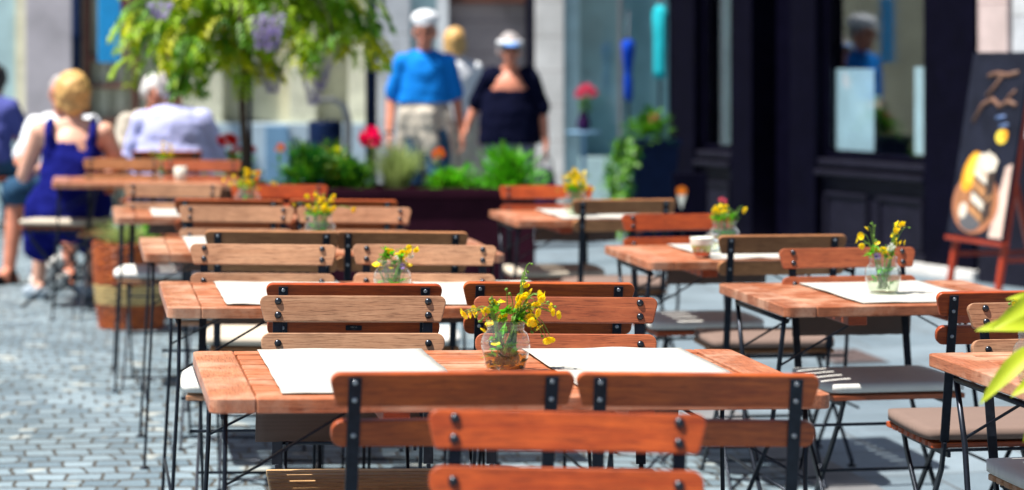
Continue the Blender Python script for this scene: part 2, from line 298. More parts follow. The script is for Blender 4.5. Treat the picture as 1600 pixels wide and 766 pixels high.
# ------------------------------------------------------------------ mesh helpers
class MB:
    def __init__(s): s.v = []; s.f = []; s.mi = []; s.sm = []
    def add(s, vs_, fs, mi=0, sm=False, M=None):
        o = len(s.v)
        s.v += [tuple(M @ Vector(p)) if M else tuple(p) for p in vs_]
        for f in fs: s.f.append([i+o for i in f]); s.mi.append(mi); s.sm.append(sm)
        return s
    def box(s, c, d, mi=0, M=None):
        x, y, z = c; a, b, e = d[0]/2, d[1]/2, d[2]/2
        return s.add([(x+i*a, y+j*b, z+k*e) for i in (-1,1) for j in (-1,1) for k in (-1,1)],
                     [(0,1,3,2),(4,6,7,5),(0,4,5,1),(2,3,7,6),(0,2,6,4),(1,5,7,3)], mi, False, M)
    def bar(s, pts, wax, hw, ht, mi=0, M=None, sm=False):          # rectangular section swept along pts; wax: width axis
        pts = [Vector(p) for p in pts]; wa = Vector(wax).normalized(); vs_ = []; fs = []
        for i, p in enumerate(pts):
            t = (pts[min(i+1, len(pts)-1)] - pts[max(i-1, 0)]).normalized(); nn = t.cross(wa).normalized()
            vs_ += [p+wa*hw+nn*ht, p-wa*hw+nn*ht, p-wa*hw-nn*ht, p+wa*hw-nn*ht]
        for i in range(len(pts)-1):
            for k in range(4): fs.append((i*4+k, i*4+(k+1)%4, i*4+4+(k+1)%4, i*4+4+k))
        fs += [(3,2,1,0), tuple(len(vs_)-4+k for k in range(4))]
        return s.add(vs_, fs, mi, sm, M)
    def tube(s, pts, r, n=8, mi=0, M=None, sm=True):
        pts = [Vector(p) for p in pts]; rs = r if isinstance(r, (list, tuple)) else [r]*len(pts); vs_ = []; fs = []
        t0 = (pts[1]-pts[0]).normalized(); a = t0.orthogonal().normalized()
        for i, p in enumerate(pts):
            t = (pts[min(i+1, len(pts)-1)] - pts[max(i-1, 0)]).normalized()
            a = (a - t*a.dot(t)).normalized(); b = t.cross(a)
            vs_ += [p + (a*math.cos(2*math.pi*k/n) + b*math.sin(2*math.pi*k/n))*rs[i] for k in range(n)]
        for i in range(len(pts)-1):
            for k in range(n): fs.append((i*n+k, i*n+(k+1)%n, (i+1)*n+(k+1)%n, (i+1)*n+k))
        fs += [tuple(range(n-1, -1, -1)), tuple(len(vs_)-n+k for k in range(n))]
        return s.add(vs_, fs, mi, sm, M)
    def lathe(s, prof, n=32, mi=0, M=None, sm=True, caps=True):
        vs_ = []; fs = []
        for (r, z) in prof: vs_ += [(r*math.cos(2*math.pi*k/n), r*math.sin(2*math.pi*k/n), z) for k in range(n)]
        for i in range(len(prof)-1):
            for k in range(n): fs.append((i*n+k, i*n+(k+1)%n, (i+1)*n+(k+1)%n, (i+1)*n+k))
        if caps: fs += [tuple(range(n-1, -1, -1)), tuple(len(vs_)-n+k for k in range(n))]
        return s.add(vs_, fs, mi, sm, M)
    def prism(s, out, t, fn, mi=0):                                 # 2D outline (a,b) pushed +-t/2 along c, placed by fn(a,b,c)
        n = len(out); vs_ = [fn(a, b, -t/2) for a, b in out] + [fn(a, b, t/2) for a, b in out]
        fs = [tuple(range(n-1, -1, -1)), tuple(range(n, 2*n))] + [(i, (i+1)%n, n+(i+1)%n, n+i) for i in range(n)]
        return s.add(vs_, fs, mi)
    def ell(s, c, r, n=16, m=10, mi=0, M=None):
        c = Vector(c); vs_ = [c + Vector((0,0,-r[2]))]; fs = []
        for i in range(1, m):
            ph = -math.pi/2 + math.pi*i/m
            vs_ += [c + Vector((r[0]*math.cos(ph)*math.cos(2*math.pi*k/n), r[1]*math.cos(ph)*math.sin(2*math.pi*k/n), r[2]*math.sin(ph))) for k in range(n)]
        vs_.append(c + Vector((0,0,r[2]))); top = len(vs_)-1
        for k in range(n): fs.append((0, 1+(k+1)%n, 1+k))
        for i in range(m-2):
            for k in range(n): fs.append((1+i*n+k, 1+i*n+(k+1)%n, 1+(i+1)*n+(k+1)%n, 1+(i+1)*n+k))
        for k in range(n): fs.append((1+(m-2)*n+k, 1+(m-2)*n+(k+1)%n, top))
        return s.add(vs_, fs, mi, True, M)
    def dome(s, c, r, axis, n=10, mi=0):                            # bolt head: half sphere bulging along axis
        q = Vector((0,0,1)).rotation_difference(Vector(axis)).to_matrix().to_4x4(); q.translation = Vector(c)
        return s.lathe([(r,-0.001),(r,0.001),(r*0.9,r*0.28),(r*0.62,r*0.52),(r*0.2,r*0.64)], n, mi, q)
    def leaf(s, p, d, nrm, L, W, mi=0, fold=0.15):
        d = Vector(d).normalized(); nn = Vector(nrm); sd_ = d.cross(nn)
        if sd_.length < 1e-4: sd_ = d.orthogonal()
        sd_.normalize(); nn = sd_.cross(d); p = Vector(p)
        a = p; b = p + d*L*0.45 + sd_*W/2 + nn*W*fold; c = p + d*L - nn*L*0.12; e = p + d*L*0.45 - sd_*W/2 + nn*W*fold; m_ = p + d*L*0.5
        return s.add([a, b, c, e, m_], [(0,1,4),(1,2,4),(0,4,3),(4,2,3)], mi, False)
    def build(s, name, mats, parent=None, bevel=0, seg=2, loc=None, smooth=False):
        me = bpy.data.meshes.new(name); me.from_pydata([tuple(p) for p in s.v], [], s.f)
        if isinstance(mats, str): mats = [mats]
        for mm in mats: me.materials.append(MATS[mm])
        me.polygons.foreach_set('material_index', s.mi); me.polygons.foreach_set('use_smooth', [True]*len(s.f) if smooth else s.sm); me.update()
        o = bpy.data.objects.new(name, me); col.objects.link(o)
        if parent: o.parent = parent
        if loc is not None: o.location = loc
        if bevel:
            bv = o.modifiers.new('bevel', 'BEVEL'); bv.width = bevel; bv.segments = seg; bv.limit_method = 'ANGLE'; bv.angle_limit = R(40)
        return o
def tag(o, label=None, cat=None, group=None, kind=None):
    for k_, v_ in (('label', label), ('category', cat), ('group', group), ('kind', kind)):
        if v_: o[k_] = v_
    return o
def empty(name, loc, rot=(0,0,0), label=None, cat=None, group=None):
    o = bpy.data.objects.new(name, None); col.objects.link(o); o.location = loc; o.rotation_euler = rot; o.empty_display_size = 0.1
    return tag(o, label, cat, group)
def copy_tree(o, parent=None):
    c = o.copy(); col.objects.link(c)
    if parent: c.parent = parent
    for ch in list(o.children): copy_tree(ch, c)
    return c
def recolor(root, frm, to):
    for ch in root.children_recursive:
        for sl in getattr(ch, 'material_slots', []):
            if sl.material and sl.material.name == frm: sl.link = 'OBJECT'; sl.material = MATS[to]
def rounded(pts_r, n=5):                                            # polygon corners [(x,y,radius)] -> rounded outline
    out = []; N = len(pts_r)
    for i, (x, y, r) in enumerate(pts_r):
        p = Vector((x, y)); a = Vector(pts_r[i-1][:2]) - p; b = Vector(pts_r[(i+1)%N][:2]) - p
        if r <= 0: out.append((x, y)); continue
        an = a.angle(b); a.normalize(); b.normalize(); d = r/math.tan(an/2)
        c = p + (a+b).normalized()*(r/math.sin(an/2)); s0 = p + a*d - c; s1 = p + b*d - c
        a0 = math.atan2(s0.y, s0.x); da = (math.atan2(s1.y, s1.x) - a0 + math.pi) % (2*math.pi) - math.pi
        out += [(c.x + r*math.cos(a0+da*k/n), c.y + r*math.sin(a0+da*k/n)) for k in range(n+1)]
    return out

# ------------------------------------------------------------------ ground and paving
def sheet(name, us, v0, v1, dz, mat, kind='structure', nv=2):
    vs_ = []; fs = []
    for v in (v0, v1):
        for u in us: vs_.append((u, v, gz(u)+dz))
    n = len(us)
    for i in range(n-1): fs.append((i, i+1, n+i+1, n+i))
    o = MB().add(vs_, fs).build(name, mat); o.rotation_euler = (0, 0, TH)
    return tag(o, kind=kind)
sheet('ground', [-300, 300], -200, 400, -0.10, 'slab_paving')
sheet('cobbled_street', [-40, -1.5, 2.42], -12, 60, 0.0, 'cobble_setts')
sheet('stone_paving', [2.58, 5.0, 30], -12, 60, 0.0, 'slab_paving')
plain('gutter_stone', (0.15, 0.15, 0.155), 0.7, 0, 0.25, 6, 0.4)
sheet('gutter', [2.40, 2.5, 2.60], -12, 60, 0.004, 'gutter_stone')
# drain cover set in the slabs
x_, y_ = WX(1322, 12.0), 12.0; u_, v_ = uv_of(x_, y_)
d_ = empty('drain_cover', (x_, y_, gz(u_)+0.004), (0, 0, TH), 'rusty brown square iron drain cover set flush in the grey paving', 'drain cover')
MB().box((0,0,0.003), (0.27,0.50,0.006)).build('frame', 'grey_metal', d_)
m_ = MB(); m_.box((0,0,0.008), (0.24,0.47,0.006))
for i in range(9):
    for j in range(16): m_.box((-0.10+0.025*i, -0.21+0.028*j, 0.0125), (0.014,0.014,0.003))
m_.build('cover_plate', 'drain_iron', d_)

# ------------------------------------------------------------------ back building across the end of the street (front plane Y = 24)
YB = 24.0
def bx(px): return K(px)*YB
def zb(py): return WZ(py, YB)
bb = empty('plaster_building', (-2.0, YB, 0.0), (0,0,0), 'pale plastered building with blue grey plinth closing the end of the street', 'building')
def bpart(name, x0, x1, z0, z1, y0, y1, mat, bevel=0.006, parent=bb):
    return MB().box(((x0+x1)/2+2.0, (y0+y1)/2-YB, (z0+z1)/2), (x1-x0, y1-y0, z1-z0)).build(name, mat, parent, bevel)
bpart('wall', -14, 1.6, -0.1, 7.0, YB+0.32, YB+0.8, 'stucco_khaki')
for (p0, p1, mt) in ((20, 41, 'stucco_cream'), (450, 492, 'stucco_cream'), (543, 590, 'stucco_cream'), (262, 345, 'stucco_cream')):
    bpart('pilaster', bx(p0), bx(p1), 0.82, 7.0, YB+0.10, YB+0.319, mt)
bpart('pilaster', bx(41), bx(113), 0.0, 7.0, YB-0.05, YB+0.319, 'wall_mauve_grey')
bpart('plinth', bx(262), bx(590), -0.1, 0.82, YB-0.02, YB+0.317, 'plinth_blue')
bpart('vent_panel', bx(415), bx(451), 0.14, 0.80, YB-0.05, YB-0.021, 'panel_blue')
bpart('pilaster', bx(590), bx(641), -0.1, 7.0, YB-0.06, YB+0.319, 'ashlar_grey')
gw = bpart('glazing', bx(641), bx(683), -0.1, 3.2, YB+0.12, YB+0.319, 'teal_paint')
bpart('jamb', bx(683), bx(701), -0.1, 3.4, YB-0.04, YB+0.319, 'white_paint')
bpart('recess_wall', bx(701), bx(821), -0.1, 1.97, YB+0.16, YB+0.318, 'ashlar_mauve')
bpart('lintel', bx(701), bx(821), 1.97, 7.0, YB+0.02, YB+0.319, 'frame_wood')
bpart('door_frame', bx(821), bx(836), -0.1, 7.0, YB+0.0, YB+0.317, 'shop_paint_worn')
bpart('pilaster', bx(836), bx(881), -0.1, 7.0, YB-0.10, YB+0.319, 'ashlar_white')
# teal-framed display window
dwn = bpart('display_window', bx(881), bx(905), -0.1, 4.0, YB-0.04, YB+0.319, 'teal_paint')
bpart('sill', bx(905), 1.6, -0.1, 0.50, YB-0.05, YB+0.319, 'teal_paint', 0.006, dwn)
bpart('backing', bx(905), 1.6, 0.50, 4.0, YB+0.25, YB+0.316, 'teal_paint', 0, dwn)
bpart('mullion', bx(966), bx(972), 0.50, 4.0, YB-0.03, YB+0.05, 'grey_metal', 0.004, dwn)
bpart('pane', bx(905), 1.6, 0.50, 4.0, YB+0.0, YB+0.008, 'shop_glass', 0, dwn)
# timber-framed window with pale curtains
wn = bpart('window', bx(124), bx(262), 0.55, 2.9, YB+0.22, YB+0.318, 'stucco_cream')
for (p0, p1) in ((128, 136), (206, 213), (254, 261)): bpart('frame', bx(p0), bx(p1), 0.50, 2.9, YB+0.05, YB+0.215, 'frame_wood', 0.004, wn)
for py, h in ((92, 0.05), (135, 0.035), (190, 0.05)): bpart('rail', bx(136)+0.003, bx(206)-0.003, zb(py)-h/2, zb(py)+h/2, YB+0.07, YB+0.20, 'frame_wood', 0.004, wn)
for k, p in enumerate((143, 158, 171, 184, 197)):
    bpart('curtain', bx(p-6), bx(p+5), 0.56, 2.85, YB+0.18, YB+0.21, ('stucco_khaki','stucco_cream')[k%2], 0.012, wn)
bpart('door', bx(-30), bx(19), 0.0, 2.3, YB+0.14, YB+0.318, 'teal_paint')

# ------------------------------------------------------------------ dark shop front on the right, 24 degrees off the view
P0 = Vector((2.75, 16.5, 0)); E = Vector((-0.407, 0.9135, 0)).normalized(); N = Vector((-E.y, E.x, 0)); N = N if N.y < 0 else -N
FA = math.atan2(E.y, E.x)                          # local x runs along the facade, away from the viewer
sg = gxy(P0.x, P0.y)
# local frame: x = t along E, y = outwards along N flipped so that facade front faces -y
sh = empty('shop_front', (P0.x, P0.y, sg), (0, 0, FA), 'near black timber shop front with panelled stall riser and dark windows', 'building')
# rotating +X onto E leaves local +Y pointing into the building on the right hand or the street; find which
INW = Vector((-math.sin(FA), math.cos(FA), 0)); S = -1 if INW.dot(N) > 0 else 1   # S*y goes inwards
def sp_(name, t0, t1, z0, z1, d0, d1, mat, bevel=0.006, parent=sh):               # depth d: + inwards from the front plane
    ya, yb = S*d0, S*d1
    return MB().box(((t0+t1)/2, (ya+yb)/2, (z0+z1)/2), (t1-t0, abs(yb-ya), z1-z0)).build(name, mat, parent, bevel)
sp_('plinth_stone', -0.62, 3.56, -0.1, 0.07, -0.10, 0.30, 'ashlar_white')
sp_('pilaster', -0.58, 0.0, 0.07, 5.0, -0.06, 0.30, 'shop_paint')
sp_('pilaster', 1.374, 1.72, 0.07, 5.0, -0.06, 0.30, 'shop_paint')
sp_('door', 1.72, 2.30, 0.07, 2.5, 0.16, 0.24, 'shop_paint')
sp_('transom', 1.72, 2.30, 2.5, 5.0, 0.0, 0.24, 'shop_paint')
sp_('pilaster', 2.30, 2.62, 0.07, 5.0, -0.05, 0.30, 'shop_paint')
sp_('pilaster', 3.18, 3.56, 0.07, 5.0, -0.06, 0.30, 'shop_paint')
sp_('fascia', 0.0, 1.374, 2.7, 5.0, -0.02, 0.30, 'shop_paint'); sp_('fascia', 2.62, 3.18, 2.7, 5.0, -0.02, 0.30, 'shop_paint')
for (t0, t1, npan) in ((0.0, 1.374, 2), (2.62, 3.18, 1)):
    sp_('stall_riser', t0, t1, 0.07, 0.62, 0.0, 0.28, 'shop_paint_worn')
    wdt = (t1-t0)/npan
    for k in range(npan):
        a, b = t0+wdt*k+0.10, t0+wdt*(k+1)-0.10
        pn = sp_('riser_panel', a, b, 0.16, 0.46, -0.012, -0.001, 'shop_paint_worn', 0.004)
        for (z0, z1) in ((0.455, 0.485), (0.13, 0.158)): sp_('moulding', a-0.03, b+0.03, z0, z1, -0.030, -0.002, 'shop_paint_worn', 0.008, pn)
        for (ta, tb) in ((a-0.032, a-0.004), (b+0.004, b+0.032)): sp_('moulding', ta, tb, 0.16, 0.453, -0.030, -0.002, 'shop_paint_worn', 0.008, pn)
    sp_('skirting', t0, t1, 0.07, 0.125, -0.04, -0.001, 'shop_paint_worn', 0.008)
    sp_('cornice', t0+0.002, t1-0.002, 0.60, 0.64, -0.075, 0.28, 'shop_paint_worn', 0.012)
    sp_('sill', t0+0.002, t1-0.002, 0.66, 0.715, -0.045, 0.28, 'shop_paint_worn', 0.012)
    win = sp_('window', t0+0.002, t1-0.002, 0.72, 0.76, 0.02, 0.10, 'shop_paint', 0.006)
    for (ta, tb) in ((t0+0.002, t0+0.04), (t1-0.04, t1-0.002)): sp_('frame', ta, tb, 0.762, 2.698, 0.02, 0.10, 'shop_paint', 0.006, win)
    sp_('pane', t0+0.042, t1-0.042, 0.762, 2.698, 0.055, 0.061, 'window_glass', 0, win)
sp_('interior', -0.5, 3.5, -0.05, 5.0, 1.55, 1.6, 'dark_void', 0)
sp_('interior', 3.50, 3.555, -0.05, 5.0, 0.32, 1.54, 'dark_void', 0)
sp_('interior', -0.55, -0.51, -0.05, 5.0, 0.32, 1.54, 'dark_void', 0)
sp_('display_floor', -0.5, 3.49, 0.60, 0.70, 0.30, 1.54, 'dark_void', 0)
sp_('side_wall', 3.565, 3.60, -0.1, 5.0, -0.06, 5.0, 'shop_paint', 0)
# stock behind the panes
def in_shop(t, d, z): return P0 + E*t - N*d + Vector((0, 0, z+sg))
def sheet_in(name, t0, t1, z0, z1, d, mat, label, cat, curve=0.012, group=None):
    m = MB(); vs_ = []; fs = []; n = 10
    for j in (0, 1):
        for side in (0, 1):
            for i in range(n+1):
                t = t0+(t1-t0)*i/n; vs_.append((t-t0, S*(curve*math.sin(i*1.9)*0.5 + 0.004*side), (z0, z1)[j]-z0))
    a = n+1
    for i in range(n): fs += [(i, i+1, 2*a+i+1, 2*a+i), (a+i+1, a+i, 3*a+i, 3*a+i+1)]
    o = m.add(vs_, fs, 0, True).build(name, mat); o.location = in_shop(t0, d, z0); o.rotation_euler = (0, 0, FA)
    return tag(o, label, cat, group)
sheet_in('hanging_sheet', 0.83, 1.325, 0.775, 1.345, 0.085, 'sheet_pale', 'wide pale blue sheet hanging inside the dark shop window', 'cloth')
sheet_in('curtain_strip', 0.20, 0.33, 0.775, 1.36, 0.085, 'sheet_pale', 'narrow pale blue strip at the near edge of the shop window', 'cloth')
sheet_in('hanging_drape', 0.30, 0.62, 0.78, 2.6, 0.75, 'panel_blue', 'dusky teal drape deep inside the shop window behind the sheets', 'cloth')
def bottle(t, d, mat, label):
    b = empty('bottle', in_shop(t, d, 0.70), (0,0,0), label, 'bottle')
    MB().lathe([(0.035,0),(0.04,0.01),(0.04,0.17),(0.03,0.2),(0.014,0.24),(0.014,0.29)], 20).build('body', mat, b)
    MB().lathe([(0.016,0.28),(0.016,0.31)], 16).build('cap', 'white_paint', b)
bottle(1.27, 0.135, 'maroon', 'dark red bottle standing beside the pale sheet in the window')
jb = empty('storage_tin', in_shop(1.10, 0.24, 0.70), (0,0,0), 'green tin on a dark stand behind the red bottle', 'tin')
MB().lathe([(0.05,0),(0.05,0.30),(0.02,0.31)], 20).build('stand', 'grey_metal', jb); MB().lathe([(0.05,0.31),(0.06,0.33),(0.06,0.45),(0.05,0.46)], 20).build('body', 'glaze_green', jb)
wp = empty('window_plant', in_shop(2.82, 0.25, 0.70), (0,0,0), 'small green potted plant in the narrow dark shop window', 'plant')
MB().lathe([(0.05,0),(0.075,0.12),(0.08,0.13)], 20).build('pot', 'grey_metal', wp)
m_ = MB(); rr_ = random.Random(3)
for i in range(90):
    a = rr_.uniform(0, 6.28); e = rr_.uniform(-0.2, 1.2); q = Vector((math.cos(a)*math.cos(e), math.sin(a)*math.cos(e), math.sin(e)))
    m_.leaf(Vector((0,0,0.15))+q*rr_.uniform(0.02,0.13), q, (0,0,1), 0.09, 0.035)
m_.build('foliage', 'leaf_mid', wp)
# pinkish stone house beyond the shop, nearer the viewer
ph = empty('stone_house', (P0.x, P0.y, sg), (0, 0, FA), 'pinkish ashlar house wall with dark plinth to the right of the shop', 'building')
sp_('wall', -6, -0.93, 0.92, 6.0, -0.02, 0.4, 'ashlar_grey', 0.006, ph); sp_('pilaster', -0.92, -0.60, 0.92, 6.0, -0.05, 0.4, 'ashlar_pink', 0.006, ph); sp_('plinth', -6, -0.63, -0.1, 0.915, -0.07, 0.4, 'shop_paint_worn', 0.01, ph)

# ------------------------------------------------------------------ cafe chair (local +y = the way the sitter faces)
def recl(z): return -0.205 - (z-0.47)*0.21
SL = math.atan(0.21); UPV = Vector((0, -math.sin(SL), math.cos(SL))); FWD = Vector((0, math.cos(SL), math.sin(SL)))
def back_pt(x, t, c): return Vector((x, recl(0.47), 0.47)) + UPV*t + FWD*c
def slat(parent, t0, t1, wt, wb, rt, rb, name):
    pts = rounded([(-wb/2, t0, rb), (wb/2, t0, rb), (wt/2, t1, rt), (-wt/2, t1, rt)])
    return MB().prism(pts, 0.016, lambda a, b, c: back_pt(a, b, c+0.0085+0.003*(1-(2*a/0.44)**2))).build(name, 'wood_tan', parent, 0.0025)
TB = (0.850-0.47)/math.cos(SL)                    # length of the back from the seat
def make_chair():
    r = empty('folding_chair', (0,0,0))
    up = slat(r, TB-0.061, TB, 0.443, 0.412, 0.016, 0.007, 'backrest_slat')
    lo = slat(r, TB-0.135, TB-0.087, 0.430, 0.424, 0.020, 0.020, 'backrest_slat')
    for sx in (-1, 1):
        x = 0.175*sx
        for par, t in ((up, TB-0.014), (up, TB-0.046), (lo, TB-0.111)):
            m = MB(); m.dome(back_pt(x, t, 0.0185), 0.0085, FWD, 10, 0); m.dome(back_pt(x, t, -0.0045), 0.0048, -FWD, 8, 1)
            m.build('bolt', ['iron_bolt', 'steel_nut'], par)
        # iron strap: up the back, then on as the front leg
        pts = [back_pt(x, TB-0.006, -0.002), back_pt(x, TB-0.012, -0.002), back_pt(x, 0.10, -0.002), back_pt(x, 0.0, -0.002), Vector((x, -0.185, 0.40)), Vector((x, -0.10, 0.29)), Vector((x, 0.02, 0.17)), Vector((x, 0.13, 0.065)), Vector((x, 0.185, 0.012)), Vector((x, 0.20, 0.0))]
        m = MB(); m.bar(pts[:4], (1,0,0), 0.0115, 0.0025); m.bar(pts[3:], (1,0,0), 0.0045, 0.009)
        m.box((x, 0.205, 0.003), (0.016, 0.03, 0.006)); m.build('leg', 'iron', r, 0.0012)
        xi = 0.160*sx
        m = MB(); m.bar([(xi, 0.185, 0.445), (xi, 0.15, 0.39), (xi, 0.05, 0.275), (xi, -0.05, 0.17), (xi, -0.16, 0.055), (xi, -0.20, 0.01), (xi, -0.21, 0.0)], (1,0,0), 0.0045, 0.009)
        m.box((xi, -0.215, 0.003), (0.016, 0.03, 0.006)); m.build('leg', 'iron', r, 0.0012)
        MB().bar([(xi, 0.19, 0.438), (xi, -0.20, 0.438)], (1,0,0), 0.004, 0.010).build('seat_rail', 'iron', r)
    for (y, z, a) in ((-0.18, 0.032, 0.160), (0.155, 0.04, 0.175), (-0.0, 0.215, 0.172), (-0.190, 0.445, 0.175)):
        MB().tube([(-a, y, z), (a, y, z)], 0.0045, 8).build('stretcher', 'iron', r)
    st = MB()
    for k in range(8):
        y = -0.165 + 0.051*k; pts = rounded([(-0.20, -0.019, 0.006), (0.20, -0.019, 0.006), (0.20, 0.019, 0.006), (-0.20, 0.019, 0.006)], 3)
        st.prism(pts, 0.014, lambda a, b, c, y=y: Vector((a, y+b, 0.456+c)))
    st = st.build('seat', 'wood_tan', r, 0.002)
    return r
chair0 = make_chair()
used = [False]
CHAIRS = {}
def chair(px, Y, facing, label, woodname, key=None, dyaw=0.0, top_off=0.285, X=None):
    x = WX(px, Y) if X is None else X
    o = chair0 if not used[0] else copy_tree(chair0)
    used[0] = True
    rz = TH + dyaw + (0 if facing == 'away' else math.pi)
    f = Vector((-math.sin(rz), math.cos(rz), 0))
    p = Vector((x, Y, 0)) + f*top_off
    u = uv_of(p.x, p.y)[0]; p.z = gz(u)
    tl = tilt_at(u)*(1 if facing == 'away' else -1)
    o.location = p; o.rotation_euler = (0, tl, rz)
    tag(o, label, 'chair', 'slatted folding chairs at the cafe tables')
    if woodname != 'wood_tan': PEND.append((o, woodname))
    if key: CHAIRS[key] = o
    return o
PEND = []
A_, F_ = 'away', 'towards'
d3 = R(3.0)
chair(874, 3.94, F_, 'bright orange red chair closest to the camera, its slats facing us', 'wood_red', 'row0', -R(11.5))
chair(699, 4.42, A_, 'reddish brown chair seen from behind, left one at the front table', 'wood_brown', 'n1l', 0.0)
chair(1081, 4.46, A_, 'reddish brown chair seen from behind, right one at the front table', 'wood_brown', 'n1r', -R(6.5))
chair(543, 5.88, F_, 'pale tan chair beyond the front table, left of the buttercup jar', 'wood_pale', 'f1l', -R(2))
chair(875, 5.93, F_, 'pinkish brown chair directly behind the buttercup jar on the front table', 'wood_orange', 'f1r', -R(5))
chair(546, 6.2, A_, 'red brown chair with a small black maker plate on its lower slat', 'wood_red', 'n2l', -R(4))
chair(851, 6.32, A_, 'honey brown chair back to back with the pinkish brown chair', 'wood_brown', 'n2r', -R(4))
chair(405, 7.52, F_, 'pale tan chair beyond the second left table, left of its jar', 'wood_pale', 'f2l', -R(5))
chair(657, 7.6, F_, 'pale tan chair beyond the second left table, behind its jar', 'wood_pale', 'f2r', -R(6))
chair(419, 8.13, A_, 'brown chair seen from behind at the third left table, left one', 'wood_tan', 'n3l', -R(5))
chair(622, 8.2, A_, 'brown chair seen from behind at the third left table, right one', 'wood_tan', 'n3r', -R(5))
chair(365, 9.53, F_, 'light tan chair beyond the third left table, left one facing us', 'wood_pale', 'f3l', -R(5))
chair(548, 9.58, F_, 'light tan chair beyond the third left table, behind a tall jar', 'wood_pale', 'f3r', -R(5))
chair(353, 10.0, A_, 'dark red brown chair from behind at the fourth left table, left one', 'wood_brown', 'n4l', -R(5))
chair(532, 10.1, A_, 'dark red brown chair from behind at the fourth left table, right one', 'wood_brown', 'n4r', -R(5))
chair(266, 11.23, F_, 'light tan chair facing us at the left end of the fourth left table', 'wood_pale', 'f4l', -R(5))
chair(432, 11.3, F_, 'deep red chair behind the small jar on the fourth left table', 'wood_red', 'f4r', -R(5))
chair(188, 14.05, F_, 'weathered chair at the far table below the seated pair', 'wood_tan', 'f5l', -R(5))
chair(312, 14.05, F_, 'reddish chair at the far table below the man in the pale shirt', 'wood_orange', 'f5r', -R(5))
chair(1645, 6.0, F_, 'pale tan chair at the right edge beyond the nearest right hand table', 'wood_pale', 'r1f', R(0))
chair(1597, 6.27, A_, 'orange chair with brown cushion seen from behind, under bright leaves', 'wood_red', 'r2n', -R(1))
chair(1322, 7.75, F_, 'bright orange chair behind the jar on the second right hand table', 'wood_orange', 'r2f', R(1))
chair(1224, 8.3, A_, 'brown chair seen from behind, beside the painted cup and jar', 'wood_tan', 'r3n', -R(2))
chair(1058, 9.45, F_, 'vivid orange chair behind the painted cup', 'wood_red', 'r3f', R(1))
chair(976, 10.45, A_, 'honey brown chair seen from behind at the far right hand table', 'wood_tan', 'r4n', -R(3))
chair(853, 11.6, F_, 'red chair at the far right hand table beside the dark planter', 'wood_red', 'r4f', -R(4))
# plate on one chair
pl = MB(); pl.prism(rounded([(-0.020,-0.0065,0.0025),(0.020,-0.0065,0.0025),(0.020,0.0065,0.0025),(-0.020,0.0065,0.0025)], 4), 0.0012, lambda a,b,c: back_pt(a, TB-0.111+b, c-0.0014))
plate = pl.build('maker_plate', 'iron', CHAIRS['n2l'])
def text_mesh(name, body, size, mat, parent=None, ext=0.0002):
    cu = bpy.data.curves.new(name, 'FONT'); cu.body = body; cu.size = size; cu.extrude = ext; cu.align_x = 'CENTER'; cu.align_y = 'CENTER'; cu.resolution_u = 2
    o = bpy.data.objects.new(name, cu); col.objects.link(o); bpy.context.view_layer.update()
    me = bpy.data.meshes.new_from_object(o.evaluated_get(bpy.context.evaluated_depsgraph_get())); bpy.data.objects.remove(o)
    me.materials.clear(); me.materials.append(MATS[mat]); o2 = bpy.data.objects.new(name, me); col.objects.link(o2); o2.parent = parent; return o2
bk = Matrix((( 1,0,0),(0,UPV.y,-FWD.y),(0,UPV.z,-FWD.z))).to_4x4()    # columns: right, up, towards the back of the chair
for k, (s_, sz, dt) in enumerate((('VECO', 0.0065, 0.0018), ('- - - -', 0.0045, -0.0035))):
    q = bk.copy(); q.translation = back_pt(0, TB-0.111+dt, -0.0023)
    to = text_mesh('lettering', s_, sz, 'steel_nut', plate); to.matrix_local = q
wood_swap = PEND

# ------------------------------------------------------------------ seat cushions
def cushion_mesh(mat):
    m = MB(); n = 14; vs_ = []; fs = []
    for side in (1, -1):
        for j in range(n+1):
            for i in range(n+1):
                a = 2*i/n-1; b = 2*j/n-1
                q = max(abs(a), abs(b)); e = (1-q**6)
                puff = 0.010 + 0.011*e*(1-0.25*(a*a+b*b)) if q < 0.999 else 0.012
                x = a*0.216*(1-0.035*b*b*(abs(a)>0.9)); y = b*0.208
                k = abs(a)**8*abs(b)**8; x *= 1-0.05*k; y *= 1-0.05*k
                vs_.append((x, y, 0.021 + side*puff))
    N1 = (n+1)**2
    for s in (0, 1):
        for j in range(n):
            for i in range(n):
                q = [s*N1+j*(n+1)+i, s*N1+j*(n+1)+i+1, s*N1+(j+1)*(n+1)+i+1, s*N1+(j+1)*(n+1)+i]
                fs.append(q if s == 0 else q[::-1])
    ring = [i for i in range(n+1)] + [(j)*(n+1)+n for j in range(1, n+1)] + [n*(n+1)+i for i in range(n-1, -1, -1)] + [j*(n+1) for j in range(n-1, 0, -1)]
    for a, b in zip(ring, ring[1:]+ring[:1]): fs.append((a, N1+a, N1+b, b))
    return m.add(vs_, fs, 0, True)
CM = {}
def cushion(key, mat, label, dy=0.0):
    ch = CHAIRS[key]
    o = empty('seat_cushion', (0,0,0), (0,0,0), label, 'cushion', 'seat cushions on the folding chairs') if False else None
    if mat not in CM: o = cushion_mesh(mat).build('seat_cushion', mat); CM[mat] = o.data
    else: o = bpy.data.objects.new('seat_cushion', CM[mat]); col.objects.link(o)
    tag(o, label, 'cushion', 'seat cushions on the folding chairs')
    f = Vector((-math.sin(ch.rotation_euler.z), math.cos(ch.rotation_euler.z), 0))
    o.location = ch.location + f*(0.005+dy) + Vector((0,0,0.463)); o.rotation_euler = ch.rotation_euler; o.rotation_euler.z += rnd.uniform(-0.04, 0.04)
    return o
cushion('n2l', 'cushion_beige', 'beige cushion on the chair with the maker plate, under the front table edge')
cushion('n2r', 'cushion_brown', 'brown cushion on the honey brown chair back to back with the pinkish one')
cushion('f2l', 'cushion_white', 'white cushion just under the left end of the second left table')
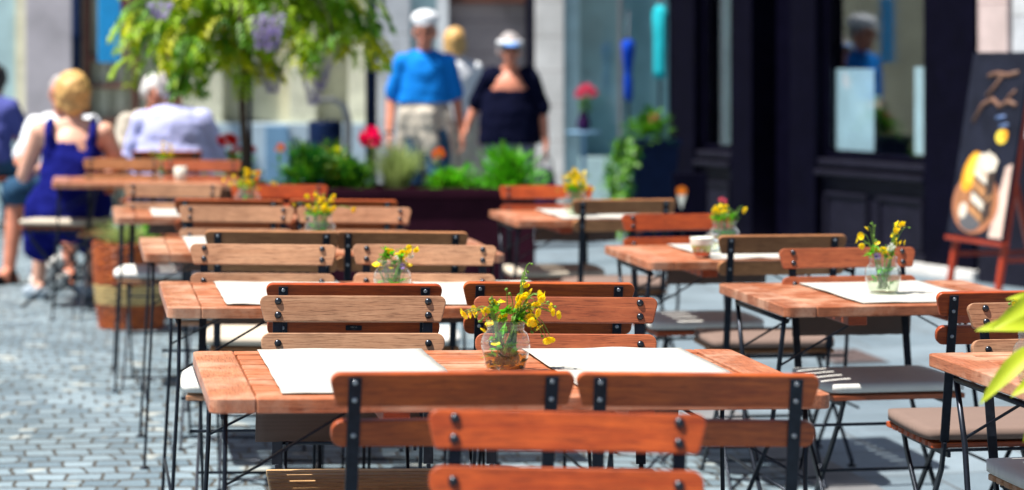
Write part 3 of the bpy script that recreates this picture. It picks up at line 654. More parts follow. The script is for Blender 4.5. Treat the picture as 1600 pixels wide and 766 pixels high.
cushion('n3l', 'cushion_beige', 'beige cushion on the left chair seen from behind at the third left table')
cushion('n3r', 'cushion_white', 'white cushion on the right chair seen from behind at the third left table')
cushion('f3l', 'cushion_white', 'white cushion on the left facing chair of the third left table')
cushion('f4l', 'cushion_white', 'white cushion on the light chair right beside the wicker basket')
cushion('r1f', 'cushion_white', 'white cushion at the bottom right corner under the nearest right hand table')
cushion('r2n', 'cushion_brown', 'large taupe brown cushion on the right, beneath the orange chair back')
cushion('r2f', 'cushion_white', 'thick white cushion under the second right hand table')
cushion('r3n', 'cushion_brown', 'taupe brown cushion on the chair beside the painted cup')
cushion('r3f', 'cushion_white', 'white cushion under the table holding the painted cup')
cushion('r4n', 'cushion_brown', 'brown cushion on the chair at the far right hand table')
cushion('r4f', 'cushion_beige', 'beige cushion on the red chair beside the dark planter')

# ------------------------------------------------------------------ cafe tables (local origin on the floor under the front-left corner; x along the row, y away)
def make_table(L, D):
    r = empty('cafe_table', (0,0,0))
    ZT, T = 0.74, 0.030
    m = MB(); ew = 0.090; rw = 0.055
    cr = 0.022
    # end boards (grain across the table)
    e1 = rounded([(0,0,cr),(ew,0,0),(ew,D,0),(0,D,cr)], 5); m.prism(e1, T, lambda a,b,c: (a,b,ZT-T/2+c), 1)
    e2 = rounded([(L-ew,0,0),(L,0,cr),(L,D,cr),(L-ew,D,0)], 5); m.prism(e2, T, lambda a,b,c: (a,b,ZT-T/2+c), 1)
    g = 0.0012
    for (y0, y1) in ((0, rw), (D-rw, D)): m.box((L/2, (y0+y1)/2, ZT-T/2-0.0003), (L-2*ew-2*g, y1-y0, T-0.0006))
    ns = 8; h = (D-2*rw)/ns
    for k in range(ns):
        m.box((L/2, rw+h*(k+0.5), ZT-0.0135-0.002*((k*37)%3)*0.25), (L-2*ew-0.010, h-0.0150, 0.022))
    m.build('tabletop', ['table_wood', 'table_wood_end'], r, 0.003)
    for x in (L*0.30, L*0.70): MB().box((x, D/2, ZT-0.048), (0.055, D-0.16, 0.030)).build('batten', 'wood_red', r, 0.003)
    LR = 0.0052 if L > 0.9 else 0.0072
    for x, sx in ((0.035, 1), (L-0.035, -1)):
        for y0, y1 in (((0.07, 0.035), (D-0.07, D-0.035)) if L > 0.9 else ((0.10, D-0.16), (D-0.10, 0.16))):
            x = x + (0.008*sx if y0 > 0.3 else -0.008*sx)*(L < 0.9); m = MB(); ym = y0*0.75+y1*0.25
            m.tube([(x, y0, ZT-0.034), (x, (y0+ym)/2, 0.55), (x+sx*-0.008, ym, 0.34), (x+sx*-0.02, y1, 0.02), (x+sx*-0.02, y1, 0.0)], LR, 8)
            m.lathe([(0.016,0),(0.016,0.008)], 12, 0, Matrix.Translation((x+sx*-0.02, y1, 0))); m.build('leg', 'iron', r)
            MB().bar([(x, y0*0.9+y1*0.1, 0.56), (x+sx*0.26, D/2+(y0-D/2)*0.82, ZT-0.036)], (0,1,0), 0.004, 0.0025).build('brace', 'iron', r)
        MB().tube([(x, 0.105, ZT-0.05), (x, D-0.105, ZT-0.05)], 0.0075, 8).build('stretcher', 'iron', r)
        MB().tube([(x+sx*-0.012, 0.058, 0.22), (x+sx*-0.012, D-0.058, 0.22)], 0.0045, 8).build('stretcher', 'iron', r)
    for y in (0.075, D-0.075): MB().tube([(0.068, y, 0.40), (L-0.068, y, 0.40)], 0.0045, 8).build('stretcher', 'iron', r)
    return r
def put_table(o, u, v, tl, label):
    x, y = xy_of(u, v); o.location = (x, y, gz(u)); o.rotation_euler = (0, tl, TH)
    return tag(o, label, 'table', 'wooden cafe tables')
big0 = make_table(1.25, 0.82); mid0 = make_table(1.03, 0.80); small0 = make_table(0.78, 0.76)
TABLES = {}
for k, (key, o, u, v, lab) in enumerate((
    ('t1', big0, .215, 4.90, 'long wooden cafe table at the front with two cream runners and the buttercup jar'),
    ('t2', None, .188, 6.74, 'second long table on the left, right behind the pale tan chair backs'),
    ('t3', None, .165, 8.66, 'third long table on the left, wicker basket standing off its end'),
    ('t4', None, .085, 10.70, 'fourth long table on the left, with a pale sunlit left corner'))):
    TABLES[key] = put_table(o or copy_tree(big0), u, v, 0.015, lab)
TABLES['t5'] = put_table(mid0, -.22, 13.70, 0.015, 'farthest long table on the left, in front of the seated pair')
for key, o, u, v, lab in (
    ('r1', small0, 1.92, 4.86, 'table corner at the right edge under bright yellow green leaves'),
    ('r2', None, 1.893, 6.735, 'square table on the right with white runner and a jar of flowers'),
    ('r3', None, 1.866, 8.34, 'square table carrying the painted cup and a jar'),
    ('r4', None, 1.79, 10.59, 'square table farthest back on the right, beside the dark planter')):
    TABLES[key] = put_table(o or copy_tree(small0), u, v, 0.0, lab)
def on_table(key, lx, ly, z=0.74):
    t = TABLES[key]; M = Matrix.Translation(t.location) @ t.rotation_euler.to_matrix().to_4x4()
    return M @ Vector((lx, ly, z))

# ------------------------------------------------------------------ table runners: laid across, one end hanging over the far edge
def runner(key, x0, x1, y0, D, drop, label, seed):
    q = random.Random(seed); m = MB(); nx, vs_, fs = 16, [], []
    ys = [y0 + (D-0.004-y0)*i/24 for i in range(25)]
    path = [(y, 0.7432) for y in ys] + [(D+0.004, 0.7405), (D+0.008, 0.732)] + [(D+0.009+0.004*math.sin(i), 0.732-drop*i/8) for i in range(1, 9)]
    off = Vector((q.uniform(0, 50), q.uniform(0, 50), 0))
    for side in (0, 1):
        for j, (y, z) in enumerate(path):
            for i in range(nx+1):
                a = i/nx; w_ = 0.0022*mnoise.noise(Vector((0, y*9, 3))+off) if i in (0, nx) else 0
                fr = 0.003*mnoise.noise(Vector((a*22, 0, 7))+off) if j in (0, len(path)-1) else 0
                lift = 0.0050*max(0, mnoise.noise(Vector((a*3.0, y*6, 1))+off)) + 0.004*max(0, 1-j/2.0)*max(0, mnoise.noise(Vector((a*5, 0, 4))+off)) if j < 25 else 0
                vs_.append((x0+(x1-x0)*a+w_, y+fr*(j == 0) + (0.0016*(1-side) if j > 25 else 0), z+lift+fr*(j > 0)-0.0014*side*(j <= 25)))
    n1 = nx+1; NP = len(path)*n1
    for s in (0, 1):
        for j in range(len(path)-1):
            for i in range(nx):
                f = [s*NP+j*n1+i, s*NP+j*n1+i+1, s*NP+(j+1)*n1+i+1, s*NP+(j+1)*n1+i]; fs.append(f if s == 0 else f[::-1])
    ring = list(range(n1)) + [j*n1+nx for j in range(1, len(path))] + [(len(path)-1)*n1+i for i in range(nx-1, -1, -1)] + [j*n1 for j in range(len(path)-2, 0, -1)]
    for a, b in zip(ring, ring[1:]+ring[:1]): fs.append((a, NP+a, NP+b, b))
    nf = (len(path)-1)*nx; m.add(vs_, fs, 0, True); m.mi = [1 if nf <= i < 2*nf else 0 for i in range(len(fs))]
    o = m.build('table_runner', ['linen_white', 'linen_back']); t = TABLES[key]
    o.location = t.location; o.rotation_euler = t.rotation_euler
    return tag(o, label, 'table runner', 'white table runners')
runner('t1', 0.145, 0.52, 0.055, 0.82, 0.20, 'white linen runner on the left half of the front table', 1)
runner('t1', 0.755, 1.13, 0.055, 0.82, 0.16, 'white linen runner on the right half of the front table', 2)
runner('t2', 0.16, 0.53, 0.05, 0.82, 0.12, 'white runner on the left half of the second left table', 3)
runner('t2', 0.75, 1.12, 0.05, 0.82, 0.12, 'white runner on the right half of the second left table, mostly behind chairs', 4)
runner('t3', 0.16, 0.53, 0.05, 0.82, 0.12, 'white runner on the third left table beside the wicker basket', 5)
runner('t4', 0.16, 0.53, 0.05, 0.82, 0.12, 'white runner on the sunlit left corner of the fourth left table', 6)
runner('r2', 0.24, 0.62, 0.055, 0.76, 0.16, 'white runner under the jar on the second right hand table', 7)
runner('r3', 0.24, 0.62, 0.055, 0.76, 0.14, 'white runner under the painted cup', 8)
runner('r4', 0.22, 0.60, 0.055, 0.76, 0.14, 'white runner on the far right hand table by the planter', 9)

# ------------------------------------------------------------------ jars of wild flowers
JP = [(0.036,0.0),(0.041,0.003),(0.0455,0.018),(0.0515,0.042),(0.0535,0.056),(0.0515,0.070),(0.046,0.080),(0.0405,0.085),(0.0395,0.089),(0.0415,0.0915),(0.0398,0.095),(0.0415,0.099),(0.041,0.1065),(0.0385,0.107)]
jar_me = [None]
def jar(p, label, s=1.0, water=None, wl=0.052):
    r = empty('flower_jar', p, (0,0,rnd.uniform(0,6)), label, 'jar', 'glass jars on the cafe tables'); r.scale = (s,)*3
    if jar_me[0] is None:
        m = MB(); m.lathe(JP, 48, 0, None, True, False); m.lathe([(0.001,0.004),(0.036,0.0041)], 48, 0, None, True, False)
        for sx in (-1, 1): m.ell((sx*0.0535, 0, 0.064), (0.004,0.0035,0.004), 10, 6)
        o = m.build('glass', 'jar_glass', r); jar_me[0] = o.data
    else:
        o = bpy.data.objects.new('glass', jar_me[0]); col.objects.link(o); o.parent = r
    def rad(z):
        for (r0, z0), (r1, z1) in zip(JP, JP[1:]):
            if z0 <= z <= z1: return r0+(r1-r0)*(z-z0)/max(1e-6, z1-z0)
        return 0.04
    zs = [0.005+ (wl-0.005)*i/8 for i in range(9)]
    MB().lathe([(rad(z)-0.002, z) for z in zs], 32).build('water', water or 'jar_water', r)
    return r
FL_ME = {}
def flower_head(kind):
    if kind in FL_ME: return FL_ME[kind]
    m = MB()
    if kind == 'bud': m.ell((0,0,0.0), (0.0035,0.0035,0.0042), 8, 6); mt = ['stem_green']
    elif kind in ('petal_white', 'petal_purple', 'petal_rose'):
        q = random.Random(5)
        for i in range(34):
            a = q.uniform(0,6.28); e = q.uniform(-0.1,1.4); d = Vector((math.cos(a)*math.cos(e), math.sin(a)*math.cos(e), math.sin(e)))
            m.leaf(d*0.003, d, (0,0,1) if e < 1.2 else (1,0,0), 0.0105, 0.0036)
        mt = [kind]
    else:
        for i in range(5):
            a = i*1.2566; d = Vector((math.cos(a), math.sin(a), 0.75)); sd_ = Vector((-math.sin(a), math.cos(a), 0))
            pts = []; n = 5
            for j, (t, w_) in enumerate(((0,0.0012),(0.35,0.0048),(0.75,0.0062),(1.0,0.0036))):
                c = d*0.0098*t - Vector((0,0,1))*0.0022*t*t*t
                pts += [c-sd_*w_, c+Vector((math.cos(a),math.sin(a),0))*0-Vector((0,0,0.0010)), c+sd_*w_]
            fs = []
            for j in range(3):
                for k in range(2): fs.append((j*3+k, j*3+k+1, j*3+k+4, j*3+k+3))
            m.add(pts, fs, 0, True)
        m.ell((0,0,0.0022), (0.0028,0.0028,0.0022), 8, 6, 1); mt = [kind, 'petal_yellow']
    o = m.build('flower', mt); FL_ME[kind] = o.data; bpy.data.objects.remove(o)
    return FL_ME[kind]
def bouquet(p, heads, label, seed, leaves=14, s=1.0, mouth=0.032, zm=0.1, inside='leaf_bright', big=1.0):
    """heads: (dx, dy, dz, kind) measured from the jar's base."""
    q = random.Random(seed); leaves = int(leaves*1.5)
    heads = heads + [(dx*q.uniform(.75,1.08)+q.uniform(-.012,.012), dy+q.uniform(-.015,.015), dz*q.uniform(.88,1.03)+q.uniform(-.008,.010), kk) for (dx, dy, dz, kk) in heads if dz > 0.105 and kk in ('petal_yellow', 'bud') and q.random() < 0.7]
    r = empty('wildflower_bouquet', p, (0,0,0), label, 'flowers', 'wild flowers standing in the jars')
    for (dx, dy, dz, kind) in heads:
        hd = Vector((dx, dy, dz))
        low = dz < zm*s
        if low and math.hypot(dx, dy) < 0.05*s:                                  # a fallen head inside the glass
            pts = [Vector((dx*0.3, dy*0.3, 0.006)), hd*0.6, hd]
        else:
            a = math.atan2(dy, dx); mo = Vector((math.cos(a)*mouth*s*0.8, math.sin(a)*mouth*s*0.8, zm*s))
            p0 = Vector((q.uniform(-0.02,0.02)*s, q.uniform(-0.02,0.02)*s, 0.008)); lift = q.uniform(0.008, 0.03)*s + (0.035*s if low else 0)
            c1 = mo + (mo-p0).normalized()*max(0.02, (hd-mo).length*0.55); c2 = hd + Vector((-dx*0.25, -dy*0.25, lift))
            if low: c1 = mo + Vector((dx*0.25, dy*0.25, 0.03*s))
            pts = [p0, p0.lerp(mo, 0.5), mo] + [mo*(1-t)**3 + c1*3*t*(1-t)**2 + c2*3*t*t*(1-t) + hd*t**3 for t in (0.15,0.3,0.45,0.6,0.75,0.88,1.0)]
        MB().tube(pts, [0.0010*big]*(len(pts)-1)+[0.0007*big], 5).build('stem', 'stem_green', r)
        f = bpy.data.objects.new('bud' if kind == 'bud' else 'flower', flower_head(kind)); col.objects.link(f); f.parent = r; f.location = hd
        fz = q.uniform(0.85, 1.15)*(1.0 if kind != 'bud' else 0.9)*big; f.scale = (fz,)*3
        dirv = (pts[-1]-pts[-2]).normalized() + Vector((q.uniform(-.5,.5), q.uniform(-.9,.1), q.uniform(0,.6)))
        f.rotation_euler = dirv.to_track_quat('Z', 'Y').to_euler()
    for k in range(leaves):
        m = MB(); a = q.uniform(0, 6.28); rr = q.uniform(0.4, 1.15)*mouth*s; ins = k % 3 == 0
        b0 = Vector((math.cos(a)*rr, math.sin(a)*rr, (q.uniform(0.02,0.07) if ins else q.uniform(0.095,0.125))*s))
        if ins: b0.x *= 0.7; b0.y *= 0.7
        d = Vector((math.cos(a), math.sin(a), q.uniform(-0.3, 0.9)))
        for j in range(3): m.leaf(b0, d + Vector((q.uniform(-.8,.8), q.uniform(-.8,.8), q.uniform(-.2,.5))), (0,0,1), q.uniform(0.018,0.034)*s, q.uniform(0.010,0.019)*s)
        m.build('leaf', inside if ins else ('leaf_mid' if k % 2 else 'leaf_bright'), r)
    return r
def heads_from(lst, jc, base, scale, seed, spread=0.025):
    q = random.Random(seed)
    return [((x-jc)*scale, q.uniform(-spread, spread), (base-y)*scale, k) for (x, y, k) in lst]
Y_, B_, W_, V_ = 'petal_yellow', 'bud', 'petal_white', 'petal_purple'
def jar_at(px, Y, key, **kw):                                                     # on the table top at that spot
    t = TABLES[key]; x = WX(px, Y); M = Matrix.Translation(t.location) @ t.rotation_euler.to_matrix().to_4x4()
    l = M.inverted() @ Vector((x, Y, 0.74)); return M @ Vector((l.x, l.y, kw.get('z', 0.741)))
h1 = heads_from([(105,320,Y_),(155,332,Y_),(183,312,Y_),(258,305,Y_),(300,252,Y_),(340,247,Y_),(275,238,B_),(290,283,B_),(350,340,Y_),(395,212,B_),(440,262,Y_),(480,215,Y_),(465,222,Y_),(513,198,Y_),(495,152,Y_),(500,105,B_),(510,78,B_),(488,280,Y_),(525,290,Y_),(518,300,Y_),(560,258,Y_),(580,214,Y_),(602,218,Y_),(563,318,Y_),(635,258,B_),(640,290,Y_),(692,336,Y_),(475,355,Y_),(520,352,Y_),(540,365,Y_),(545,388,Y_),(572,415,Y_),(535,450,B_),(555,437,B_),(600,475,B_),(630,490,Y_),(655,497,Y_),(238,438,Y_),(275,412,Y_),(185,355,B_),(207,380,B_),(308,530,Y_),(535,20,B_)], 370, 675, 0.000342, 11)
p = jar_at(790, 5.40, 't1'); j1 = jar(p, 'round glass jar with murky amber water on the front table', 1.0, 'pond_water', 0.036)
bouquet(p+Vector((0,0,0.004)), h1, 'large spray of buttercups arching out of the front table jar', 21, 22)
db = MB(); db2 = MB(); q_ = random.Random(4)
for i in range(70):
    a = q_.uniform(0,6.28); rr = math.sqrt(q_.random())*0.038; z = q_.uniform(0.006, 0.036)
    (db if q_.random() < 0.55 else db2).leaf((math.cos(a)*rr, math.sin(a)*rr, z), (q_.uniform(-1,1), q_.uniform(-1,1), q_.uniform(-.4,.4)), (q_.uniform(-1,1), q_.uniform(-1,1), 1), q_.uniform(0.012,0.024), q_.uniform(0.008,0.014))
dbo = db.build('sunken_leaves', ['debris_brown'], j1); db2.build('sunken_leaves', ['debris_olive'], j1)
p = jar_at(613, 7.05, 't2'); jar(p, 'clear jar on the second left table, right above a chair back')
bouquet(p+Vector((0,0,0.004)), heads_from([(365,135,Y_),(400,130,Y_),(200,315,Y_),(225,322,Y_),(250,325,Y_),(300,330,Y_),(270,240,B_),(460,215,W_),(475,240,W_),(530,225,Y_),(525,290,Y_),(545,300,Y_),(570,150,Y_),(585,180,Y_),(595,108,Y_),(675,138,Y_),(520,145,Y_),(555,170,Y_),(620,195,W_),(490,330,V_),(535,335,V_),(600,335,Y_),(380,370,Y_),(410,298,B_)], 405, 690, 0.000236, 12), 'buttercups with white and violet blooms in the second left jar', 22, 16)
h2 = heads_from([(378,358,Y_),(368,378,Y_),(405,328,Y_),(443,385,Y_),(425,358,B_),(457,408,Y_),(377,395,Y_),(490,440,Y_),(505,350,Y_),(505,335,Y_),(512,310,Y_),(530,308,Y_),(542,312,Y_),(568,327,B_),(548,387,Y_),(508,392,Y_),(488,402,W_),(495,398,W_),(440,435,V_),(448,432,V_),(478,410,Y_),(435,322,B_)], 465, 580, 0.000738, 13)
p = jar_at(1380, 7.33, 'r2', z=0.7445); jar(p, 'clear jar with pebbly bottom on the white runner of the second right hand table', 1.0, None, 0.05)
bouquet(p+Vector((0,0,0.004)), h2, 'two fans of buttercups rising from the jar by the easel', 23, 12)
def random_heads(seed, n, w_, h0, h1_, kinds):
    q = random.Random(seed); out = []
    for i in range(n):
        dx = q.gauss(0, w_*0.5); out.append((dx, q.gauss(0, 0.025), q.uniform(h0, h1_)-abs(dx)*0.5, kinds[i % len(kinds)]))
    return out
p = jar_at(500, 9.05, 't3', z=0.742); jar(p, 'jar packed with green stems on the third left table', 1.05); bouquet(p+Vector((0,0,0.004)), random_heads(31, 24, 0.075, 0.13, 0.20, (Y_,Y_,Y_,B_)), 'yellow flowers in the tall jar before the planter', 31, 22)
p = jar_at(387, 11.02, 't4', z=0.742); jar(p, 'small blurred jar on the fourth left table by the red flowers', 1.05); bouquet(p+Vector((0,0,0.004)), random_heads(32, 26, 0.085, 0.12, 0.20, (Y_,Y_,'petal_orange',Y_)), 'orange yellow flowers in the fourth left jar', 32, 22)
p = jar_at(1132, 8.95, 'r3', z=0.742); jar(p, 'jar with clover leaves beside the painted cup', 1.02); bouquet(p+Vector((0,0,0.004)), random_heads(33, 10, 0.06, 0.12, 0.17, (Y_,Y_,B_)) + [(-0.012,0,0.185,'petal_rose'),(0.0,0.01,0.18,'petal_rose'),(0.07,0,0.15,Y_)], 'leafy posy with a pink clover bloom beside the painted cup', 33, 34)
p = jar_at(900, 11.05, 'r4', z=0.742); jar(p, 'jar on the far right hand table against the pale shop glass', 1.05); bouquet(p+Vector((0,0,0.004)), random_heads(34, 40, 0.085, 0.12, 0.20, (Y_,Y_,Y_,B_)), 'dense yellow flowers in the far right hand jar', 34, 18)
p = jar_at(258, 14.15, 't5', z=0.742); jar(p, 'hazy jar on the farthest left table before the pale shirt', 1.05); bouquet(p+Vector((0,0,0.004)), random_heads(35, 18, 0.10, 0.13, 0.20, (Y_,Y_,B_)), 'few yellow flowers in front of the pale shirt', 35, 16)
p = jar_at(1622, 5.32, 'r1', z=0.742); jar(p, 'jar just cut off by the right edge on the nearest right hand table'); bouquet(p+Vector((0,0,0.004)), [(-0.05,-0.02,0.15,Y_),(-0.042,0,0.165,Y_),(-0.055,0.01,0.14,Y_),(-0.035,0.0,0.155,Y_),(-0.06,0,0.16,B_),(-0.04,-0.01,0.13,Y_),(0.02,0,0.15,Y_),(0.04,0.01,0.13,Y_)], 'buttercups peeking in at the right edge behind the leaves', 36, 8)
# tealight / glass on the far table
p = jar_at(282, 13.95, 't5'); tg = empty('tea_glass', p, (0,0,0), 'small frosted glass on the farthest left table', 'glass'); MB().lathe([(0.028,0),(0.032,0.005),(0.036,0.075),(0.034,0.076),(0.029,0.01),(0.001,0.008)], 24).build('glass', 'porcelain', tg)

# painted cup
p = jar_at(1097, 8.72, 'r3', z=0.7445); cup = empty('painted_cup', p, (0,0,R(-18)), 'round cup painted with a little farm scene, on the runner by the jar', 'cup')
CP = [(0.024,0.0),(0.026,0.002),(0.030,0.012),(0.036,0.028),(0.0405,0.045),(0.0425,0.062),(0.0430,0.066),(0.0415,0.066),(0.0385,0.045),(0.028,0.012),(0.001,0.008)]
MB().lathe(CP, 40).build('bowl', 'porcelain', cup)
def band(name, z0, z1, mat, a0=0, a1=2*math.pi, off=0.0006, n=40):
    def rad(z):
        for (r0, a), (r1, b) in zip(CP[:7], CP[1:7]):
            if a <= z <= b: return r0+(r1-r0)*(z-a)/max(1e-6, b-a)
        return CP[0][0]
    m = MB(); vs_ = []; fs = []
    for j in range(5):
        z = z0+(z1-z0)*j/4
        for i in range(n+1):
            a = a0+(a1-a0)*i/n; vs_.append(((rad(z)+off)*math.cos(a), (rad(z)+off)*math.sin(a), z))
    for j in range(4):
        for i in range(n): fs.append((j*(n+1)+i, j*(n+1)+i+1, (j+1)*(n+1)+i+1, (j+1)*(n+1)+i))
    return m.add(vs_, fs, 0, True).build(name, mat, cup)
band('painted_ground', 0.003, 0.0155, 'glaze_red'); band('painted_hill', 0.016, 0.040, 'glaze_green', R(-150), R(-20), 0.0005)
for (a, w_, z0, z1, mt) in ((-128, 10, 0.017, 0.026, 'glaze_dark'), (-124, 14, 0.026, 0.031, 'glaze_red'), (-100, 16, 0.017, 0.029, 'porcelain'), (-100, 20, 0.029, 0.034, 'glaze_red'), (-96, 6, 0.017, 0.024, 'glaze_dark'), (-78, 10, 0.017, 0.028, 'porcelain_blue'), (-62, 8, 0.017, 0.024, 'glaze_dark'), (-52, 4, 0.017, 0.036, 'glaze_dark')):
    band('painted_house', z0, z1, mt, R(a-w_/2), R(a+w_/2), 0.0010, 6)
hp = [(0.039, 0, 0.052), (0.050, 0, 0.056), (0.0605, 0, 0.050), (0.063, 0, 0.038), (0.056, 0, 0.024), (0.046, 0, 0.018), (0.035, 0, 0.018)]
MB().tube(hp, 0.0042, 10).build('handle', 'porcelain_blue', cup)

# ------------------------------------------------------------------ wicker basket with grasses
bxp, byp = WX(205, 13.2), 13.2
bk_ = empty('wicker_basket', (bxp, byp, gxy(bxp, byp)), (0,0,0.4), 'large rust red wicker basket with a straw coloured band around its middle', 'basket')
def weave(r0, r1, z0, z1, pitch=0.017, stakes=26):
    m = MB(); rows = max(1, round((z1-z0)/pitch)); nz = rows*4; n = stakes*6; vs_ = []; fs = []
    for j in range(nz+1):
        t = j/nz; z = z0+(z1-z0)*t; row = int(min(j, nz-1)//4); inrow = abs(math.sin(math.pi*j/4))
        for k in range(n):
            a = 2*math.pi*k/n; r_ = r0+(r1-r0)*t + inrow*(0.0045 + 0.0040*math.sin(a*stakes/2+math.pi*row)) + 0.0012*mnoise.noise(Vector((a*9, row*3.1, 0)))
            vs_.append((r_*math.cos(a), r_*math.sin(a), z))
    for j in range(nz):
        for k in range(n): fs.append((j*n+k, j*n+(k+1)%n, (j+1)*n+(k+1)%n, (j+1)*n+k))
    if z0 == 0: fs.append(tuple(range(n-1, -1, -1)))
    return m.add(vs_, fs, 0, True)
weave(0.165, 0.182, 0.0, 0.131).build('lower_weave', 'wicker_red', bk_)
weave(0.183, 0.192, 0.132, 0.235).build('straw_band', 'wicker_straw', bk_)
weave(0.192, 0.198, 0.236, 0.445).lathe([(0.198,0.444),(0.190,0.446),(0.184,0.43),(0.181,0.39),(0.001,0.385)], 56, caps=False).build('upper_weave', 'wicker_red', bk_)
m_ = MB()
for i in range(120):
    a = 2*math.pi*i/120*2; m_.tube([(0.197*math.cos(a+k*0.03)+0.004*math.sin(k*1.6+i*3.14)*math.cos(a), 0.197*math.sin(a+k*0.03)+0.004*math.sin(k*1.6+i*3.14)*math.sin(a), 0.447+0.006*math.cos(k*1.6+i*3.14)) for k in range(5)], 0.005, 5)
m_.build('rim', 'wicker_red', bk_)
m_ = MB(); m_.lathe([(0.181,0.387),(0.181,0.395)], 32); m_.build('soil', 'soil', bk_)
def grass_tuft(name, p, n, L, spread, mat, label, seed, wd=0.004, droop=0.5, cat='plant', group=None):
    q = random.Random(seed); m = MB()
    for i in range(n):
        a = q.uniform(0, 6.28); r0 = q.uniform(0, spread*0.45); lean = q.uniform(0.05, 1.0); Lq = L*q.uniform(0.6, 1.1)
        d = Vector((math.cos(a), math.sin(a), 0)); sdv = Vector((-math.sin(a), math.cos(a), 0)); vs_ = []; fs = []
        for k in range(5):
            t = k/4; c = d*(r0 + lean*spread*t + droop*lean*spread*t*t) + Vector((0,0,Lq*t*(1-0.35*lean*droop*t)))
            ww = wd*(1-t*0.9); vs_ += [c-sdv*ww, c+sdv*ww]
        for k in range(4): fs.append((2*k, 2*k+1, 2*k+3, 2*k+2))
        m.add(vs_, fs)
    o = m.build(name, mat); o.location = p; return tag(o, label, cat, group)
grass_tuft('grass_tuft', (bxp, byp, gxy(bxp, byp)+0.39), 420, 0.19, 0.16, 'leaf_grass', 'pale spiky grass growing in the wicker basket', 5)
cl = MB(); q_ = random.Random(8)
for i in range(160):
    a = q_.uniform(0,6.28); e = q_.uniform(-.2,1.3); d = Vector((math.cos(a)*math.cos(e), math.sin(a)*math.cos(e), math.sin(e))); cl.leaf(d*q_.uniform(0.02,0.10), d, (0,0,1), 0.05, 0.025)
o = cl.build('leafy_plant', 'leaf_bright'); o.location = (bxp+0.09, byp+0.08, gxy(bxp,byp)+0.43); tag(o, 'bright green leafy plant behind the grass in the wicker basket', 'plant')

# ------------------------------------------------------------------ long dark planter with bushes
PY0, PZ = 14.2, 0.70
px0, px1 = WX(405, PY0), WX(836, PY0); pcx = (px0+px1)/2; pw = px1-px0; pg = gxy(pcx, PY0)
pt = empty('planter_box', (pcx, PY0, pg), (0,0,0), 'long dark maroon planter box full of bushes and flowers', 'planter')
for nm, c, d in (('front_panel', (0,0.012,PZ/2), (pw,0.024,PZ)), ('rear_panel', (0,0.50,PZ/2), (pw,0.024,PZ)), ('end_panel', (-pw/2+0.012,0.256,PZ/2-0.001), (0.024,0.462,PZ-0.002)), ('end_panel', (pw/2-0.012,0.256,PZ/2-0.001), (0.024,0.462,PZ-0.002))):
    MB().box(c, d).build(nm, 'planter_paint', pt, 0.004)
for y in (-0.012, 0.526): MB().box((0, y, PZ-0.022), (pw+0.05, 0.022, 0.05)).build('rim', 'planter_paint', pt, 0.005)
for x in (-pw/2-0.013, pw/2+0.013): MB().box((x, 0.257, PZ-0.022), (0.022, 0.51, 0.05)).build('rim', 'planter_paint', pt, 0.005)
MB().box((0, 0.256, PZ-0.06), (pw-0.05, 0.46, 0.05)).build('soil', 'soil', pt)
def bush(name, px, Y, z0, rx, rz, n, L, W, mats, label, seed, up=0.35, group='plants growing in the planter'):
    q = random.Random(seed); m = MB(); x = WX(px, Y); off = Vector((q.uniform(0,90),)*3)
    for i in range(n):
        a = q.uniform(0, 6.28); e = q.uniform(-0.35, 1.5); d = Vector((math.cos(a)*math.cos(e), math.sin(a)*math.cos(e), math.sin(e)))
        k = 0.72+0.55*mnoise.noise(d*1.7+off)+q.uniform(-.12,.10)
        rr = k*(q.random()**0.35)
        c = Vector((d.x*rx*rr, d.y*min(rx,0.24)*rr, (d.z*0.75+0.22)*rz*rr))
        m.leaf(c, d+Vector((q.uniform(-.6,.6), q.uniform(-.6,.6), up+q.uniform(-.3,.4))), (q.uniform(-.5,.5), q.uniform(-.5,.5), 1), L*q.uniform(0.7,1.3), W*q.uniform(0.7,1.3), q.randrange(len(mats)))
    for i in range(7): m.tube([(0,0,-0.05), (q.uniform(-.5,.5)*rx, q.uniform(-.3,.3)*rx, rz*0.6)], 0.004, 5, 0)
    o = m.build(name, mats); o.location = (x, Y, pg+z0); return tag(o, label, 'plant', group)
PB = PZ-0.03; PM = PY0+0.25
bush('bush', 484, PM, PB, 0.23, 0.30, 1500, 0.055, 0.020, ['leaf_dark','leaf_dark','leaf_mid'], 'broad dark green bush at the left end of the planter', 1, 0.2)
bush('bush', 552, PM, PB, 0.15, 0.22, 900, 0.05, 0.020, ['leaf_dark','leaf_mid'], 'small dark bush next to the big magenta flower', 2, 0.2)
grass_tuft('grass_clump', (WX(620,PM), PM, pg+PB), 520, 0.30, 0.13, 'leaf_grass', 'feathery pale grass clump in the middle of the planter', 6, 0.005, 0.6, 'plant', 'plants growing in the planter')
bush('bush', 702, PM-0.05, PB, 0.17, 0.15, 700, 0.06, 0.026, ['leaf_bright','leaf_mid'], 'low leafy plant with an orange bloom in the planter', 3, 0.3)
bush('bush', 795, PM, PB, 0.21, 0.31, 1500, 0.075, 0.014, ['leaf_bright','leaf_bright','leaf_mid'], 'vivid ferny green bush at the right end of the planter', 4, 0.6)
bush('bush', 525, PM+0.12, PB, 0.12, 0.34, 320, 0.05, 0.02, ['leaf_yellow','leaf_mid'], 'taller olive yellow sprigs behind the dark bushes', 9, 0.6)
